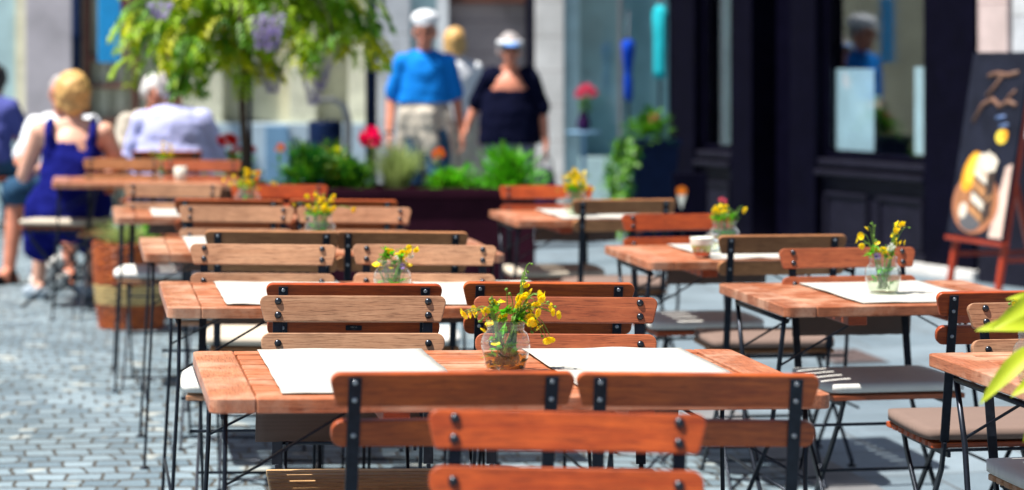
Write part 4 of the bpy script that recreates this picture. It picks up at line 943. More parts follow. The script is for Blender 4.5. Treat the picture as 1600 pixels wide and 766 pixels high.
def bloom(px, py, Y, rad, mat, label, seed, zroot, n=90, sx=0.0, flat=0.85):
    q = random.Random(seed); x, z = WX(px, Y), WZ(py, Y)
    r = empty('garden_flower', (x+sx, Y, zroot), (0,0,0), label, 'flower')
    m = MB(); c = Vector((-sx, 0, z-zroot))
    for i in range(n):
        a = q.uniform(0,6.28); e = q.uniform(-0.9,1.5); d = Vector((math.cos(a)*math.cos(e), math.sin(a)*math.cos(e), math.sin(e)*flat))
        m.leaf(c+d*rad*q.uniform(0.35,0.65), d+Vector((0,0,0.3)), d.orthogonal(), rad*0.65, rad*0.6, 0, 0.3)
    m.build('petals', mat, r)
    MB().tube([(0,0,0), (-sx*0.4, 0, (z-zroot)*0.6), c], 0.004, 6).build('stem', 'stem_green', r)
    m = MB()
    for k in range(6): m.leaf(Vector((-sx*0.4,0,(z-zroot)*q.uniform(0.3,0.8))), (q.uniform(-1,1), q.uniform(-1,1), 0.5), (0,0,1), 0.07, 0.03)
    m.build('leaf', 'leaf_mid', r)
bloom(579, 216, PM, 0.068, 'petal_pink', 'big round magenta pink flower standing up from the planter', 1, pg+PB)
bloom(685, 241, PM, 0.038, 'petal_orange', 'single orange flower above the planter', 2, pg+PB)
bloom(437, 232, PM, 0.030, 'petal_orange', 'small rusty flower above the left end of the planter', 5, pg+PB, 40)
# red geranium in its own pot beside the far table
gx_, gy_ = WX(385, 13.6), 15.3
gx_ = WX(366, gy_); gp = empty('geranium_pot', (gx_, gy_, gxy(gx_, gy_)), (0,0,0), 'tall terracotta pot with leafy plant left of the planter', 'flower pot')
MB().lathe([(0.13,0),(0.15,0.02),(0.18,0.62),(0.20,0.63),(0.20,0.68),(0.17,0.685),(0.165,0.66),(0.001,0.655)], 32).build('pot', 'terracotta', gp)
m_ = MB(); q_ = random.Random(14)
for i in range(200):
    a = q_.uniform(0,6.28); e = q_.uniform(-.2,1.4); d = Vector((math.cos(a)*math.cos(e), math.sin(a)*math.cos(e), math.sin(e))); m_.leaf(Vector((0,0,0.67))+d*q_.uniform(0.03,0.16), d, (0,0,1), 0.06, 0.04)
m_.build('foliage', 'leaf_mid', gp)
gz_ = gxy(gx_, gy_)+0.66
bloom(356, 222, gy_-0.05, 0.062, 'petal_red', 'bright red poppy like flower left of the small jar', 3, gz_, 80, 0.03, 0.6)
bloom(369, 236, gy_-0.08, 0.036, 'petal_red', 'second red bloom just below the bright red one', 6, gz_, 50, 0.0, 0.7)
bloom(391, 234, gy_, 0.034, 'petal_red', 'darker red bloom to the right of the bright red one', 4, gz_, 60, -0.03)

# ------------------------------------------------------------------ wisteria standard tree
ty = 14.75; tx = WX(381, ty); tg_ = gxy(tx, ty)
tr = empty('wisteria_tree', (tx, ty, tg_), (0,0,0), 'small wisteria tree with drooping green leaves and mauve blossom', 'tree')
m_ = MB(); m_.tube([(0.0,0,0.42),(0.012,0.01,0.8),(-0.008,0,1.15),(0.01,0,1.5),(0.0,0,1.8)], [0.026,0.024,0.022,0.020,0.016], 8)
q_ = random.Random(17); limbs = []
for k in range(9):
    a = k*0.7+q_.uniform(-.2,.2); L = q_.uniform(0.5,0.85); z0 = q_.uniform(1.45,1.8); d = Vector((math.cos(a), 0.7*math.sin(a), 0))
    pts = [Vector((0,0,z0)), Vector((0,0,z0+0.18))+d*L*0.35, Vector((0,0,z0+0.22))+d*L*0.7, Vector((0,0,z0+0.05))+d*L, Vector((0,0,z0-0.18))+d*L*1.12]
    m_.tube(pts, [0.014,0.011,0.008,0.006,0.003], 6); limbs.append(pts)
m_.build('trunk', 'bark', tr)
MB().tube([(0.035,0.02,0.3),(0.035,0.02,1.7)], 0.012, 8).build('stake', 'iron', tr)
m_ = MB()
def compound(base, d0, L, npair, mi, lw=1.0):                                      # one drooping pinnate leaf
    d0 = Vector(d0).normalized(); prev = Vector(base)
    for k in range(npair):
        t = (k+1)/npair; d = (d0*(1-t*0.6)+Vector((0,0,-0.75*t))).normalized(); p = prev+d*L/npair*0.95
        s_ = d.cross(Vector((0,0,1))); s_ = s_.normalized() if s_.length > .05 else Vector((1,0,0))
        for sg_ in (-1,1): m_.leaf(p, s_*sg_+d*0.6+Vector((0,0,-0.35)), Vector((0,0,1))+d*0.3, 0.082*lw, 0.036*lw, mi)
        prev = p
    m_.leaf(prev, d, (d.y, -d.x, 0.4), 0.082*lw, 0.034*lw, mi)
def crown_cluster(c, r, n):
    for i in range(n):
        a = q_.uniform(0,6.28); e = q_.uniform(-.6,1.3); d = Vector((math.cos(a)*math.cos(e), math.sin(a)*math.cos(e), math.sin(e)))
        compound(c+d*r*q_.uniform(0.1,0.8), d+Vector((0,0,0.25)), q_.uniform(0.15,0.25), 5, q_.choice((0,1,1,2)))
cc = lambda px, py, dy=0.0: Vector((WX(px, ty+dy)-tx, dy, WZ(py, ty+dy)-tg_))
for (px, py, dy, r, n) in ((250,55,0,0.15,28),(300,30,-.1,0.17,32),(345,55,0,0.14,26),(395,75,.05,0.12,18),(380,20,-.1,0.2,36),(450,25,0,0.18,30),(505,30,.05,0.18,30),(545,45,0,0.12,22),(470,70,-.05,0.11,18),(330,0,.2,0.25,26),(430,-20,.2,0.28,28),(520,-10,.1,0.22,34),(250,0,.1,0.2,30),(300,-60,0,0.3,44),(420,-90,0,0.34,50),(520,-70,0,0.26,36),(225,88,0,0.06,8),(560,78,0,0.06,8),(380,108,0,0.05,7)):
    crown_cluster(cc(px, py, dy), r*0.85, n)
for k in range(14):                                                               # the long branch hanging in front of the man's head
    c = cc(300+4*math.sin(k*1.3), 55+k*6.0, -0.25)
    for j in range(3): compound(c, (q_.uniform(-1,1), q_.uniform(-1,1), 0.1), q_.uniform(0.08,0.15), 4, q_.choice((0,0,1)), 0.9)
m_.build('crown', ['leaf_mid','leaf_spring','leaf_yellow'], tr)
for (px, py, dy, L) in ((425,18,-.62,0.22),(410,25,-.6,0.18),(250,2,-.5,0.10),(425,105,.1,0.15),(490,110,.15,0.2),(500,90,.2,0.18)):
    mm_ = MB(); c = cc(px, py, dy)
    for i in range(220):
        t = q_.random(); a = q_.uniform(0,6.28); rr = 0.062*(1-t*0.75)
        p = c+Vector((math.cos(a)*rr, math.sin(a)*rr, -t*L)); mm_.leaf(p, (math.cos(a), math.sin(a), -0.3), (0,0,1), 0.026, 0.02)
    mm_.build('blossom', 'wisteria', tr)
tp = empty('tree_tub', (tx, ty, tg_), (0,0,0), 'round dark tub the wisteria tree grows from', 'tub')
MB().lathe([(0.17,0),(0.18,0.02),(0.21,0.40),(0.225,0.41),(0.225,0.44),(0.20,0.445),(0.195,0.42),(0.001,0.415)], 32).build('tub_wall', 'navy_metal', tp)

# ------------------------------------------------------------------ street furniture at the back
def post(px, Y, r, label, name):
    x = WX(px, Y); g = gxy(x, Y); o = empty(name, (x, Y, g), (0,0,0), label, 'lamp post')
    MB().lathe([(r*1.9,0),(r*1.9,0.25),(r*1.5,0.32),(r*1.25,0.34),(r*1.25,0.42),(r,0.46)], 24).build('base', 'navy_metal', o)
    MB().lathe([(r,0.46),(r*0.98,1.55),(r*1.15,1.56),(r*1.15,1.62),(r*0.98,1.63),(r*0.8,4.2)], 24).build('shaft', 'navy_metal', o)
    MB().lathe([(0.05,4.2),(0.16,4.35),(0.19,4.75),(0.06,4.95),(0.02,5.05)], 16).build('lantern', 'grey_metal', o)
post(580, 20.5, 0.048, 'dark navy lamp post right behind the magenta flower', 'lamp_post')
post(119, 20.0, 0.034, 'slim dark post beside the grey wall at the upper left', 'lamp_post')
x_, y_ = WX(514, 20.2), 20.2; g_ = gxy(x_, y_)
lb = empty('litter_bin', (x_, y_, g_), (0,0,0.2), 'navy litter bin with a curved grey hood behind the planter', 'bin')
MB().lathe([(0.115,0.0),(0.13,0.02),(0.135,0.42),(0.135,0.93),(0.13,0.95),(0.11,0.95),(0.10,0.90),(0.001,0.89)], 28, 0, Matrix.Translation((-0.03,0,0))).build('body', 'navy_metal', lb)
hood = [(0.15, 0, 0.55), (0.155, 0, 0.95), (0.12, 0, 1.07), (0.03, 0, 1.12), (-0.08, 0, 1.115), (-0.15, 0, 1.09)]
MB().bar([(-a, b, c) if False else (a, b, c) for a, b, c in hood], (0,1,0), 0.11, 0.018).build('hood', 'grey_metal', lb, 0.006)
MB().box((0.15, 0, 0.275), (0.05, 0.16, 0.55)).build('support', 'grey_metal', lb, 0.006)
# hanging signs on the left
x_, y_ = WX(171, 21.0), 21.0
cs = empty('hanging_sign', (x_, y_, 2.35), (0,0,R(6)), 'bright cyan blue hanging sign at the upper left', 'sign')
MB().box((0, 0, -0.64), (0.19, 0.03, 0.62)).build('panel', 'cyan_sign', cs, 0.01); MB().box((0.10,0.35,0.02), (0.03,0.75,0.03)).build('bracket', 'iron', cs, 0.003)
for sx in (-0.07, 0.07): MB().tube([(sx,0,-0.33),(sx,0,0.02)], 0.004, 6).build('hanger', 'iron', cs)
MB().box((0.0,0,0.02), (0.24,0.03,0.03)).build('bracket', 'iron', cs, 0.003)
x_, y_ = WX(198, 22.0), 22.0
ms_ = empty('hanging_banner', (x_, y_, 2.6), (0,0,0), 'small maroon banner beside the cyan sign', 'banner')
MB().box((0,0,-0.45), (0.10,0.012,0.78)).build('banner_cloth', 'maroon', ms_, 0.004); MB().box((0,0.9,0.0), (0.14,1.85,0.02)).build('bracket', 'iron', ms_, 0.003)
# tall navy pot with trailing ivy by the shop corner
x_, y_ = WX(1014, 18.2), 18.2; g_ = gxy(x_, y_)
tpot = empty('tall_pot', (x_, y_, g_), (0,0,R(20)), 'tall square navy planter pot at the corner of the dark shop', 'planter')
m_ = MB()
def frus(a, b, z0, z1): m_.add([(i*a, j*a, z0) for i, j in ((-1,-1),(1,-1),(1,1),(-1,1))] + [(i*b, j*b, z1) for i, j in ((-1,-1),(1,-1),(1,1),(-1,1))], [(3,2,1,0),(4,5,6,7),(0,1,5,4),(1,2,6,5),(2,3,7,6),(3,0,4,7)])
frus(0.125, 0.165, 0, 0.80); m_.build('pot', 'navy_metal', tpot, 0.008); m_ = MB(); frus(0.178, 0.180, 0.80, 0.85); m_.build('rim', 'navy_metal', tpot, 0.006)
m_ = MB(); q_ = random.Random(23)
for i in range(420):
    a = q_.uniform(0,6.28); e = q_.uniform(-.1,1.4); d = Vector((math.cos(a)*math.cos(e), math.sin(a)*math.cos(e), math.sin(e))); k = q_.uniform(0.05,0.19)*(1+0.4*mnoise.noise(d*2))
    m_.leaf(Vector((0,0,0.84))+d*k, d, (0,0,1), 0.06, 0.04, q_.choice((0,0,1)))
for s_ in range(12):
    a = math.pi*0.95+q_.uniform(-0.9,0.9); L = q_.uniform(0.3,0.8); o_ = Vector((math.cos(a)*0.19, math.sin(a)*0.19, 0.86))
    for i in range(int(L*60)):
        t = i/(L*60); p = o_+Vector((math.cos(a)*(0.10*math.sin(t*2.5)+q_.uniform(-.03,.05)), math.sin(a)*0.06+q_.uniform(-.05,.05), -t*L)); m_.leaf(p, (q_.uniform(-1,1), q_.uniform(-1,1), -0.6), (math.cos(a), math.sin(a), 0.5), 0.06, 0.045, q_.choice((0,0,0,1)))
o = m_.build('trailing_ivy', ['leaf_mid','leaf_dark']); o.location = (x_, y_, g_); o.rotation_euler = (0,0,R(20)); tag(o, 'green ivy and leaves spilling over the tall navy pot', 'plant')
bloom(1022, 186, 18.1, 0.035, 'petal_rose', 'small coral bloom on top of the tall navy pot', 8, g_+0.86, 40)
# goods on show before the display window
def garment(px, py0, py1, Y, prof, mat, label):
    x = WX(px, Y); z1, z0 = WZ(py0, Y), WZ(py1, Y); g = gxy(x, Y); r = empty('hanging_garment', (x, Y, g), (0,0,q_.uniform(0,3)), label, 'garment', 'garments hanging outside the display window')
    m = MB(); n = 28; vs_ = []; fs = []
    for j, (t, rr) in enumerate(prof):
        for k in range(n):
            a = 2*math.pi*k/n; f = rr*(1+0.12*math.sin(a*7+t*3)); vs_.append((f*math.cos(a), 0.6*f*math.sin(a), z0-g+(z1-z0)*t))
    for j in range(len(prof)-1):
        for k in range(n): fs.append((j*n+k, j*n+(k+1)%n, (j+1)*n+(k+1)%n, (j+1)*n+k))
    fs += [tuple(range(n-1,-1,-1)), tuple((len(prof)-1)*n+k for k in range(n))]
    m.add(vs_, fs, 0, True).build('cloth', mat, r)
    return r, z1-g
gr, hz = garment(982, 62, 158, 21.6, [(0,0.04),(0.1,0.055),(0.35,0.06),(0.42,0.045),(0.5,0.05),(0.8,0.085),(0.95,0.09),(1.0,0.04)], 'cloth_cobalt', 'bright blue bundled garment hanging before the pale shop window')
MB().tube([(0,0,0.06),(0,0,hz+0.25)], 0.012, 8).build('stand', 'iron', gr); MB().lathe([(0.16,0),(0.16,0.03),(0.02,0.06)], 24).build('base', 'iron', gr)
gr, hz = garment(1031, 8, 122, 21.2, [(0,0.055),(0.1,0.062),(0.6,0.065),(0.9,0.07),(1.0,0.035)], 'cloth_teal', 'turquoise garment hanging beside the dark shop corner')
MB().tube([(0,0,0.06),(0,0,hz+0.25)], 0.012, 8).build('stand', 'iron', gr); MB().lathe([(0.16,0),(0.16,0.03),(0.02,0.06)], 24).build('base', 'iron', gr)
x_, y_ = WX(912, 22.3), 22.3; g_ = gxy(x_, y_)
fs_ = empty('flower_stand', (x_, y_, g_), (0,0,0), 'slim pedestal holding a dusky vase before the pale window', 'stand')
zt = WZ(205, y_)-g_; MB().lathe([(0.14,0),(0.14,0.02),(0.02,0.05),(0.02,zt-0.03),(0.15,zt-0.02),(0.15,zt)], 24).build('pedestal', 'panel_blue', fs_)
va = empty('vase', (x_, y_, g_+zt), (0,0,0), 'dusky purple vase on the slim pedestal', 'vase'); MB().lathe([(0.03,0),(0.055,0.03),(0.06,0.08),(0.03,0.15),(0.04,0.18)], 24).build('body', 'cloth_purple', va)
r = empty('cut_flowers', (x_, y_, g_+zt+0.1), (0,0,0), 'pink roses in the dusky vase before the pale window', 'flowers'); m_ = MB()
for i in range(130):
    a = q_.uniform(0,6.28); e = q_.uniform(-.6,1.5); d = Vector((math.cos(a)*math.cos(e), math.sin(a)*math.cos(e), math.sin(e)*0.6)); m_.leaf(Vector((0.02,0,0.24))+d*0.075*q_.uniform(.4,1), d, d.orthogonal(), 0.05, 0.045)
m_.build('petals', 'petal_rose', r); m_ = MB()
for i in range(40): m_.leaf((q_.uniform(-.04,.06), q_.uniform(-.04,.04), q_.uniform(0.05,0.18)), (q_.uniform(-1,1), q_.uniform(-1,1), .4), (0,0,1), 0.07, 0.03)
m_.build('leaf', 'leaf_mid', r)
# low dark sign board with an ice cream cone
x_, y_ = WX(1078, 17.2), 17.2; g_ = gxy(x_, y_)
ib = empty('pavement_sign', (x_, y_, g_), (0,0,R(-8)), 'low dark pavement sign showing an orange ice cream cone', 'sign')
MB().box((0,0,0.34), (0.24,0.04,0.62)).build('board', 'shop_paint', ib, 0.008)
for sx in (-0.10, 0.10): MB().box((sx,0.03,0.03), (0.025,0.14,0.06)).build('foot', 'iron', ib, 0.004)
m_ = MB(); m_.prism([(-0.085,0.50),(-0.055,0.40),(-0.025,0.50)], 0.003, lambda a,b,c: (a, -0.0225+c, b)); m_.build('painted_cone', 'petal_white', ib)
m_ = MB(); m_.prism([(-0.055+0.036*math.cos(i*.524), 0.525+0.032*math.sin(i*.524)) for i in range(12)], 0.004, lambda a,b,c: (a, -0.0225+c, b)); m_.build('painted_scoop', 'petal_orange', ib)

# ------------------------------------------------------------------ easel sign with the cake picture
eb = Vector((WX(1470, 14.4), 14.4, 0)); er = Vector((WX(1556, 13.75), 13.75, 0)); ew_ = (er-eb); eW = ew_.length; ew_.normalize()
eg = gxy(eb.x, eb.y); ea = math.atan2(ew_.y, ew_.x)
ez = empty('easel_sign', (eb.x, eb.y, eg), (0,0,ea), 'dark red wooden easel holding a black menu board with a cake picture', 'easel')
# local x along the board, local +y away from the face (the face looks along -y)
LEAN = 0.165
def eb_pt(x, h, off): return Vector((x, h*LEAN - off, h))
def epr(name, out, t, off, mat, parent, bev=0.0):
    return MB().prism(out, t, lambda a, b, c: eb_pt(a, b, off+c)).build(name, mat, parent, bev)
H0, H1 = 0.415, 1.45
board = epr('board', [(0,H0),(eW,H0),(eW,H1),(0,H1)], 0.02, 0.02, 'board_black', ez, 0.003)
pic_z = 0.0315
def art(name, pts, mat, lvl): return epr(name, pts, 0.0012, pic_z+0.0013*lvl, mat, board)
cir = lambda cx, cy, rx, ry, a0=0, a1=360, n=28: [(cx+rx*math.cos(R(a0+(a1-a0)*k/n)), cy+ry*math.sin(R(a0+(a1-a0)*k/n))) for k in range(n+(0 if a1-a0 >= 360 else 1))]
plain('art_plate', (0.42, 0.16, 0.08), 0.4); plain('art_cream', (0.74, 0.66, 0.55), 0.4); plain('art_choc', (0.05, 0.03, 0.025), 0.4); plain('art_caramel', (0.46, 0.22, 0.09), 0.4); plain('art_orange', (0.85, 0.36, 0.02), 0.4); plain('art_yellow', (0.85, 0.62, 0.06), 0.4); plain('art_copper', (0.17, 0.085, 0.055), 0.6); plain('art_blue', (0.10, 0.17, 0.36), 0.5); plain('art_pink', (0.72, 0.52, 0.44), 0.4); plain('art_wood', (0.36, 0.15, 0.065), 0.4, 0, 0.3, 20); plain('art_seed', (0.09, 0.09, 0.10), 0.8, 0, 0.6, 180, 0.3)
art('picture_edge', [(eW-0.17,H0+0.01),(eW-0.01,H0+0.01),(eW-0.01,H0+0.42),(eW-0.08,H0+0.40)], 'art_pink', 0)
art('picture_plate', [p_ for p_ in cir(0.30, H0+0.19, 0.28, 0.175)], 'art_plate', 1)
art('picture_plate_rim', cir(0.30, H0+0.19, 0.245, 0.145), 'art_wood', 2)
art('picture_orange', [(0.20+0.10*math.cos(t*.2244)+0.35*0.115*math.sin(t*.2244), H0+0.36+0.115*math.sin(t*.2244)) for t in range(28)], 'art_orange', 3); art('picture_orange_flesh', [(0.215+0.055*math.cos(t*.2244)+0.35*0.085*math.sin(t*.2244), H0+0.375+0.085*math.sin(t*.2244)) for t in range(28)], 'art_yellow', 4)
art('picture_seeds', cir(0.27, H0+0.085, 0.13, 0.055), 'art_seed', 3); art('picture_nut', cir(0.17, H0+0.14, 0.05, 0.045), 'art_cream', 4)
cake = ((0.10,0.145,'art_caramel'),(0.145,0.165,'art_choc'),(0.165,0.215,'art_cream'),(0.215,0.235,'art_choc'),(0.235,0.290,'art_caramel'),(0.290,0.312,'art_choc'),(0.312,0.352,'art_cream'),(0.352,0.385,'art_caramel'))
for b0, b1, mt in cake:
    j0, j1 = 0.008*math.sin(b0*90), 0.008*math.sin(b1*90)
    art('picture_cake_layer', [(0.25,H0+b0+0.035),(0.33,H0+b0+j0+0.005),(0.41,H0+b0-0.02),(0.41,H0+b1-0.02),(0.33,H0+b1+j1+0.005),(0.25,H0+b1+0.035)], mt, 5)
art('picture_cake_side', [(0.4105,H0+0.08),(0.50,H0+0.13),(0.50,H0+0.415),(0.4105,H0+0.365)], 'art_choc', 5)
art('picture_cake_side', [(0.43,H0+0.19),(0.49,H0+0.225),(0.49,H0+0.25),(0.43,H0+0.215)], 'art_caramel', 6)
art('picture_cream_top', [(0.385+(0.125+0.012*math.sin(k*1.3))*math.cos(k*.2244), H0+0.415+(0.058+0.012*math.sin(k*2.1))*math.sin(k*.2244)) for k in range(28)], 'art_cream', 7)
art('picture_fruit', cir(0.50, H0+0.565, 0.07, 0.04), 'art_yellow', 2); art('picture_fruit', cir(0.535, H0+0.575, 0.035, 0.028), 'art_orange', 3)
def stroke(pts, wd, mat): 
    MB().tube([eb_pt(a, b, pic_z) for a, b in pts], wd, 6).build('brush_lettering', mat, board)
stroke([(0.24,H0+0.90),(0.34,H0+0.915),(0.46,H0+0.905),(0.58,H0+0.92)], 0.014, 'art_copper'); stroke([(0.40,H0+0.90),(0.33,H0+0.84),(0.25,H0+0.79)], 0.013, 'art_copper')
stroke([(0.13,H0+0.64),(0.22,H0+0.74),(0.33,H0+0.77),(0.42,H0+0.73),(0.52,H0+0.76),(0.61,H0+0.74)], 0.014, 'art_copper'); stroke([(0.45,H0+0.73),(0.52,H0+0.79),(0.58,H0+0.82)], 0.010, 'art_copper')
stroke([(0.41,H0+0.665),(0.50,H0+0.675)], 0.012, 'art_blue'); stroke([(0.46,H0+0.62),(0.55,H0+0.63)], 0.011, 'art_blue')
for x in (0.035, eW-0.05):
    MB().bar([eb_pt(x, 0.0, -0.018), eb_pt(x, 1.44, -0.018)], (1,0,0), 0.022, 0.014).build('front_leg', 'easel_wood', ez, 0.003)
    MB().bar([Vector((x, 0.62, 0.0)), Vector((x, 1.42*LEAN+0.045, 1.42))], (1,0,0), 0.020, 0.014).build('rear_leg', 'easel_wood', ez, 0.003)
MB().box((eW/2, (H0-0.02)*LEAN-0.012, H0-0.024), (eW+0.02, 0.05, 0.022)).build('ledge', 'easel_wood', ez, 0.003)
MB().box((eW/2, 1.38*LEAN+0.02, 1.38), (eW-0.13, 0.022, 0.05)).build('top_rail', 'easel_wood', ez, 0.003)
for x in (0.035+0.036, eW-0.05-0.036): MB().bar([(x, 0.30*LEAN+0.02, 0.30), (x, 0.53, 0.30)], (1,0,0), 0.008, 0.012).build('spreader', 'easel_wood', ez, 0.002)

# ------------------------------------------------------------------ leafy plant reaching in from the right, close to the camera
fy = 4.35; fx = WX(1690, fy); fg = gxy(fx, fy)
fp = empty('leafy_shrub', (fx, fy, fg), (0,0,0), 'potted shrub with bright yellow green leaves reaching in from the right', 'plant')
MB().lathe([(0.11,0),(0.12,0.02),(0.16,0.34),(0.175,0.35),(0.175,0.38),(0.15,0.385),(0.145,0.36),(0.001,0.355)], 32).build('pot', 'terracotta', fp)
def fpt(px, py, dy=0.0): return Vector((WX(px, fy+dy)-fx, dy, WZ(py, fy+dy)-fg))
def big_leaf(base, tip, W, nrm, bend=0.12):
    base, tip = Vector(base), Vector(tip); L = (tip-base).length; d = (tip-base)/L; s_ = d.cross(Vector(nrm)).normalized(); nn = s_.cross(d); m = MB(); vs_ = []; fs = []; n = 12
    for k in range(n+1):
        t = k/n; ww = W*0.5*(math.sin(math.pi*min(1, t**0.75))**0.8)*(1-0.25*t)+0.0006; c = base+d*L*t+nn*bend*L*math.sin(math.pi*t); wav = 0.10*W*math.sin(t*9)
        vs_ += [c-s_*ww+nn*(ww*0.30+wav*0.3), c-s_*ww*0.5+nn*ww*0.13, c, c+s_*ww*0.5+nn*ww*0.13, c+s_*ww+nn*(ww*0.30-wav*0.3)]
    for k in range(n):
        for j in range(4): fs.append((k*5+j, k*5+j+1, (k+1)*5+j+1, (k+1)*5+j))
    m.add(vs_, fs, 0, True); return m.build('leaf', 'leaf_lime', fp)
UPN = (0.15, -0.75, 0.65)
for (b, t, W, nr, dy) in (((1640,508),(1524,517),0.036,(0.1,-0.85,0.5),0.0),((1622,462),(1548,516),0.030,(0.3,-0.85,0.45),-0.03),((1618,540),(1531,632),0.034,UPN,-0.05),((1640,585),(1580,620),0.028,UPN,0.04),((1645,470),(1572,468),0.020,UPN,0.05),((1650,600),(1600,690),0.03,UPN,0.0),((1700,440),(1640,380),0.03,UPN,0.1),((1760,480),(1820,520),0.034,UPN,0.0),((1740,430),(1790,380),0.03,UPN,0.05),((1720,560),(1780,640),0.034,UPN,-0.03)):
    big_leaf(fpt(*b, dy), fpt(*t, dy-0.03), W, nr)
m_ = MB()
st_top = fpt(1690, 470)
for tgt in ((1640,508),(1622,462),(1618,540),(1640,585),(1645,470),(1650,600),(1700,440),(1760,480),(1740,430),(1720,560)):
    m_.tube([(0,0,0.36), (0.01,0.0,0.62), Vector((0.0,0,0.80))*0.6+fpt(*tgt)*0.4, fpt(*tgt)], [0.007,0.006,0.004,0.002], 6)
m_.build('stem', 'stem_green', fp)

# ------------------------------------------------------------------ people
FUSED = []
def capsule(m, a, ra, b, rb, flat=None, n=14):
    """tapered capsule a->b; flat=(axis vector, factor) squashes it sideways along that axis."""
    a, b = Vector(a), Vector(b); d = b-a; L = d.length
    z = d.normalized() if L > 1e-5 else Vector((0,0,1))
    fa = Vector(flat[0]) if flat else z.orthogonal(); fa = (fa-z*fa.dot(z)).normalized(); fb = z.cross(fa); k = flat[1] if flat else 1.0
    vs_ = []; fs = []; rings = []
    for i in range(1, 5): ph = math.pi/2*(1-i/4); rings.append((a-z*ra*math.sin(ph), ra*math.cos(ph)))
    for i in range(0, 4): ph = math.pi/2*(i/4); rings.append((b+z*rb*math.sin(ph), rb*math.cos(ph)))
    vs_.append(a-z*ra)
    for c, r in rings: vs_ += [c+(fa*math.cos(2*math.pi*j/n)*k+fb*math.sin(2*math.pi*j/n))*r for j in range(n)]
    vs_.append(b+z*rb); top = len(vs_)-1
    for j in range(n): fs.append((0, 1+(j+1)%n, 1+j))
    for i in range(len(rings)-1):
        for j in range(n): fs.append((1+i*n+j, 1+i*n+(j+1)%n, 1+(i+1)*n+(j+1)%n, 1+(i+1)*n+j))
    for j in range(n): fs.append((1+(len(rings)-1)*n+j, 1+(len(rings)-1)*n+(j+1)%n, top))
    m.add(vs_, fs, 0, True)
def fuse(m, name, mat, parent, voxel=0.011, smooth=6, rough_noise=0.0):
    o = m.build(name, mat)
    r = o.modifiers.new('r', 'REMESH'); r.mode = 'VOXEL'; r.voxel_size = voxel; r.use_smooth_shade = True
    s = o.modifiers.new('s', 'SMOOTH'); s.factor = 0.5; s.iterations = smooth
    if parent: o.parent = parent
    FUSED.append((o, mat, rough_noise)); return o
V = lambda *a: Vector(a)
def stand_pose(h, g=1.0):
    s = h/1.75
    j = dict(pelvis=V(0,0,.95), waist=V(0,.0,1.08), chest=V(0,0,1.28), neck=V(0,0,1.455), head=V(0,.03,1.605))
    for n_, sx in (('l',-1),('r',1)):
        j.update({'sh'+n_: V(.168*sx,0,1.385), 'el'+n_: V(.25*sx,-.03,1.12), 'wr'+n_: V(.27*sx,.05,.89), 'hip'+n_: V(.09*sx,0,.92), 'kn'+n_: V(.10*sx,.03,.50), 'an'+n_: V(.10*sx,-.01,.085), 'toe'+n_: V(.12*sx,.15,.03)})
    return {k: v*s for k, v in j.items()}, s
def sit_pose(h, seat=0.48, k=1.0):
    s = h/1.75; P = seat+0.085
    j = dict(pelvis=V(0,0,P), waist=V(0,-.01,P+.15*k), chest=V(0,.01,P+.34*k), neck=V(0,.03,P+.525*k), head=V(0,.06,P+.525*k+.15))
    for n_, sx in (('l',-1),('r',1)):
        j.update({'sh'+n_: V(.18*sx,.02,P+.465*k), 'el'+n_: V(.25*sx,.12,P+.20*k), 'wr'+n_: V(.17*sx,.36,P+.20*k), 'hip'+n_: V(.09*sx,.02,P-.01), 'kn'+n_: V(.13*sx,.42,.53), 'an'+n_: V(.13*sx,.42,.085), 'toe'+n_: V(.14*sx,.58,.03)})
    return j, s
def add_hand(m, wr, el, side, s, curl=0.5, palm_n=None):
    d = (wr-el).normalized(); pn = Vector(palm_n) if palm_n else Vector((-side, 0, 0)); pn = (pn-d*pn.dot(d)).normalized(); w_ = d.cross(pn)*(-side)
    kn = wr+d*0.085*s
    capsule(m, wr, 0.026*s, kn, 0.030*s, (pn, 0.55))
    for k, (o_, L) in enumerate(((-0.028,0.070),(-0.010,0.080),(0.009,0.075),(0.027,0.058))):
        b = kn+w_*o_*s; m1 = b+(d*math.cos(curl*0.7)+pn*math.sin(curl*0.7))*L*0.52*s; m2 = m1+(d*math.cos(curl*1.7)+pn*math.sin(curl*1.7))*L*0.48*s
        capsule(m, b, 0.0095*s, m1, 0.0088*s, None, 8); capsule(m, m1, 0.0088*s, m2, 0.0072*s, None, 8)
    t0 = wr+d*0.025*s-w_*0.022*s; t1 = t0+(d*0.6-w_*0.7+pn*0.35).normalized()*0.045*s; t2 = t1+(d*0.9-w_*0.15+pn*0.35).normalized()*0.032*s
    capsule(m, t0, 0.012*s, t1, 0.0105*s, None, 8); capsule(m, t1, 0.0105*s, t2, 0.008*s, None, 8)
def add_foot(m, an, toe, s):
    d = (toe-an); d.z = 0; d.normalize(); h = an-d*0.05*s; h.z = 0.035*s
    capsule(m, an, 0.042*s, h, 0.036*s); capsule(m, h, 0.036*s, V(toe.x, toe.y, 0.026*s), 0.030*s, ((0,0,1), 0.8)); capsule(m, an, 0.040*s, V(toe.x, toe.y, 0.03*s)-d*0.05*s, 0.034*s)
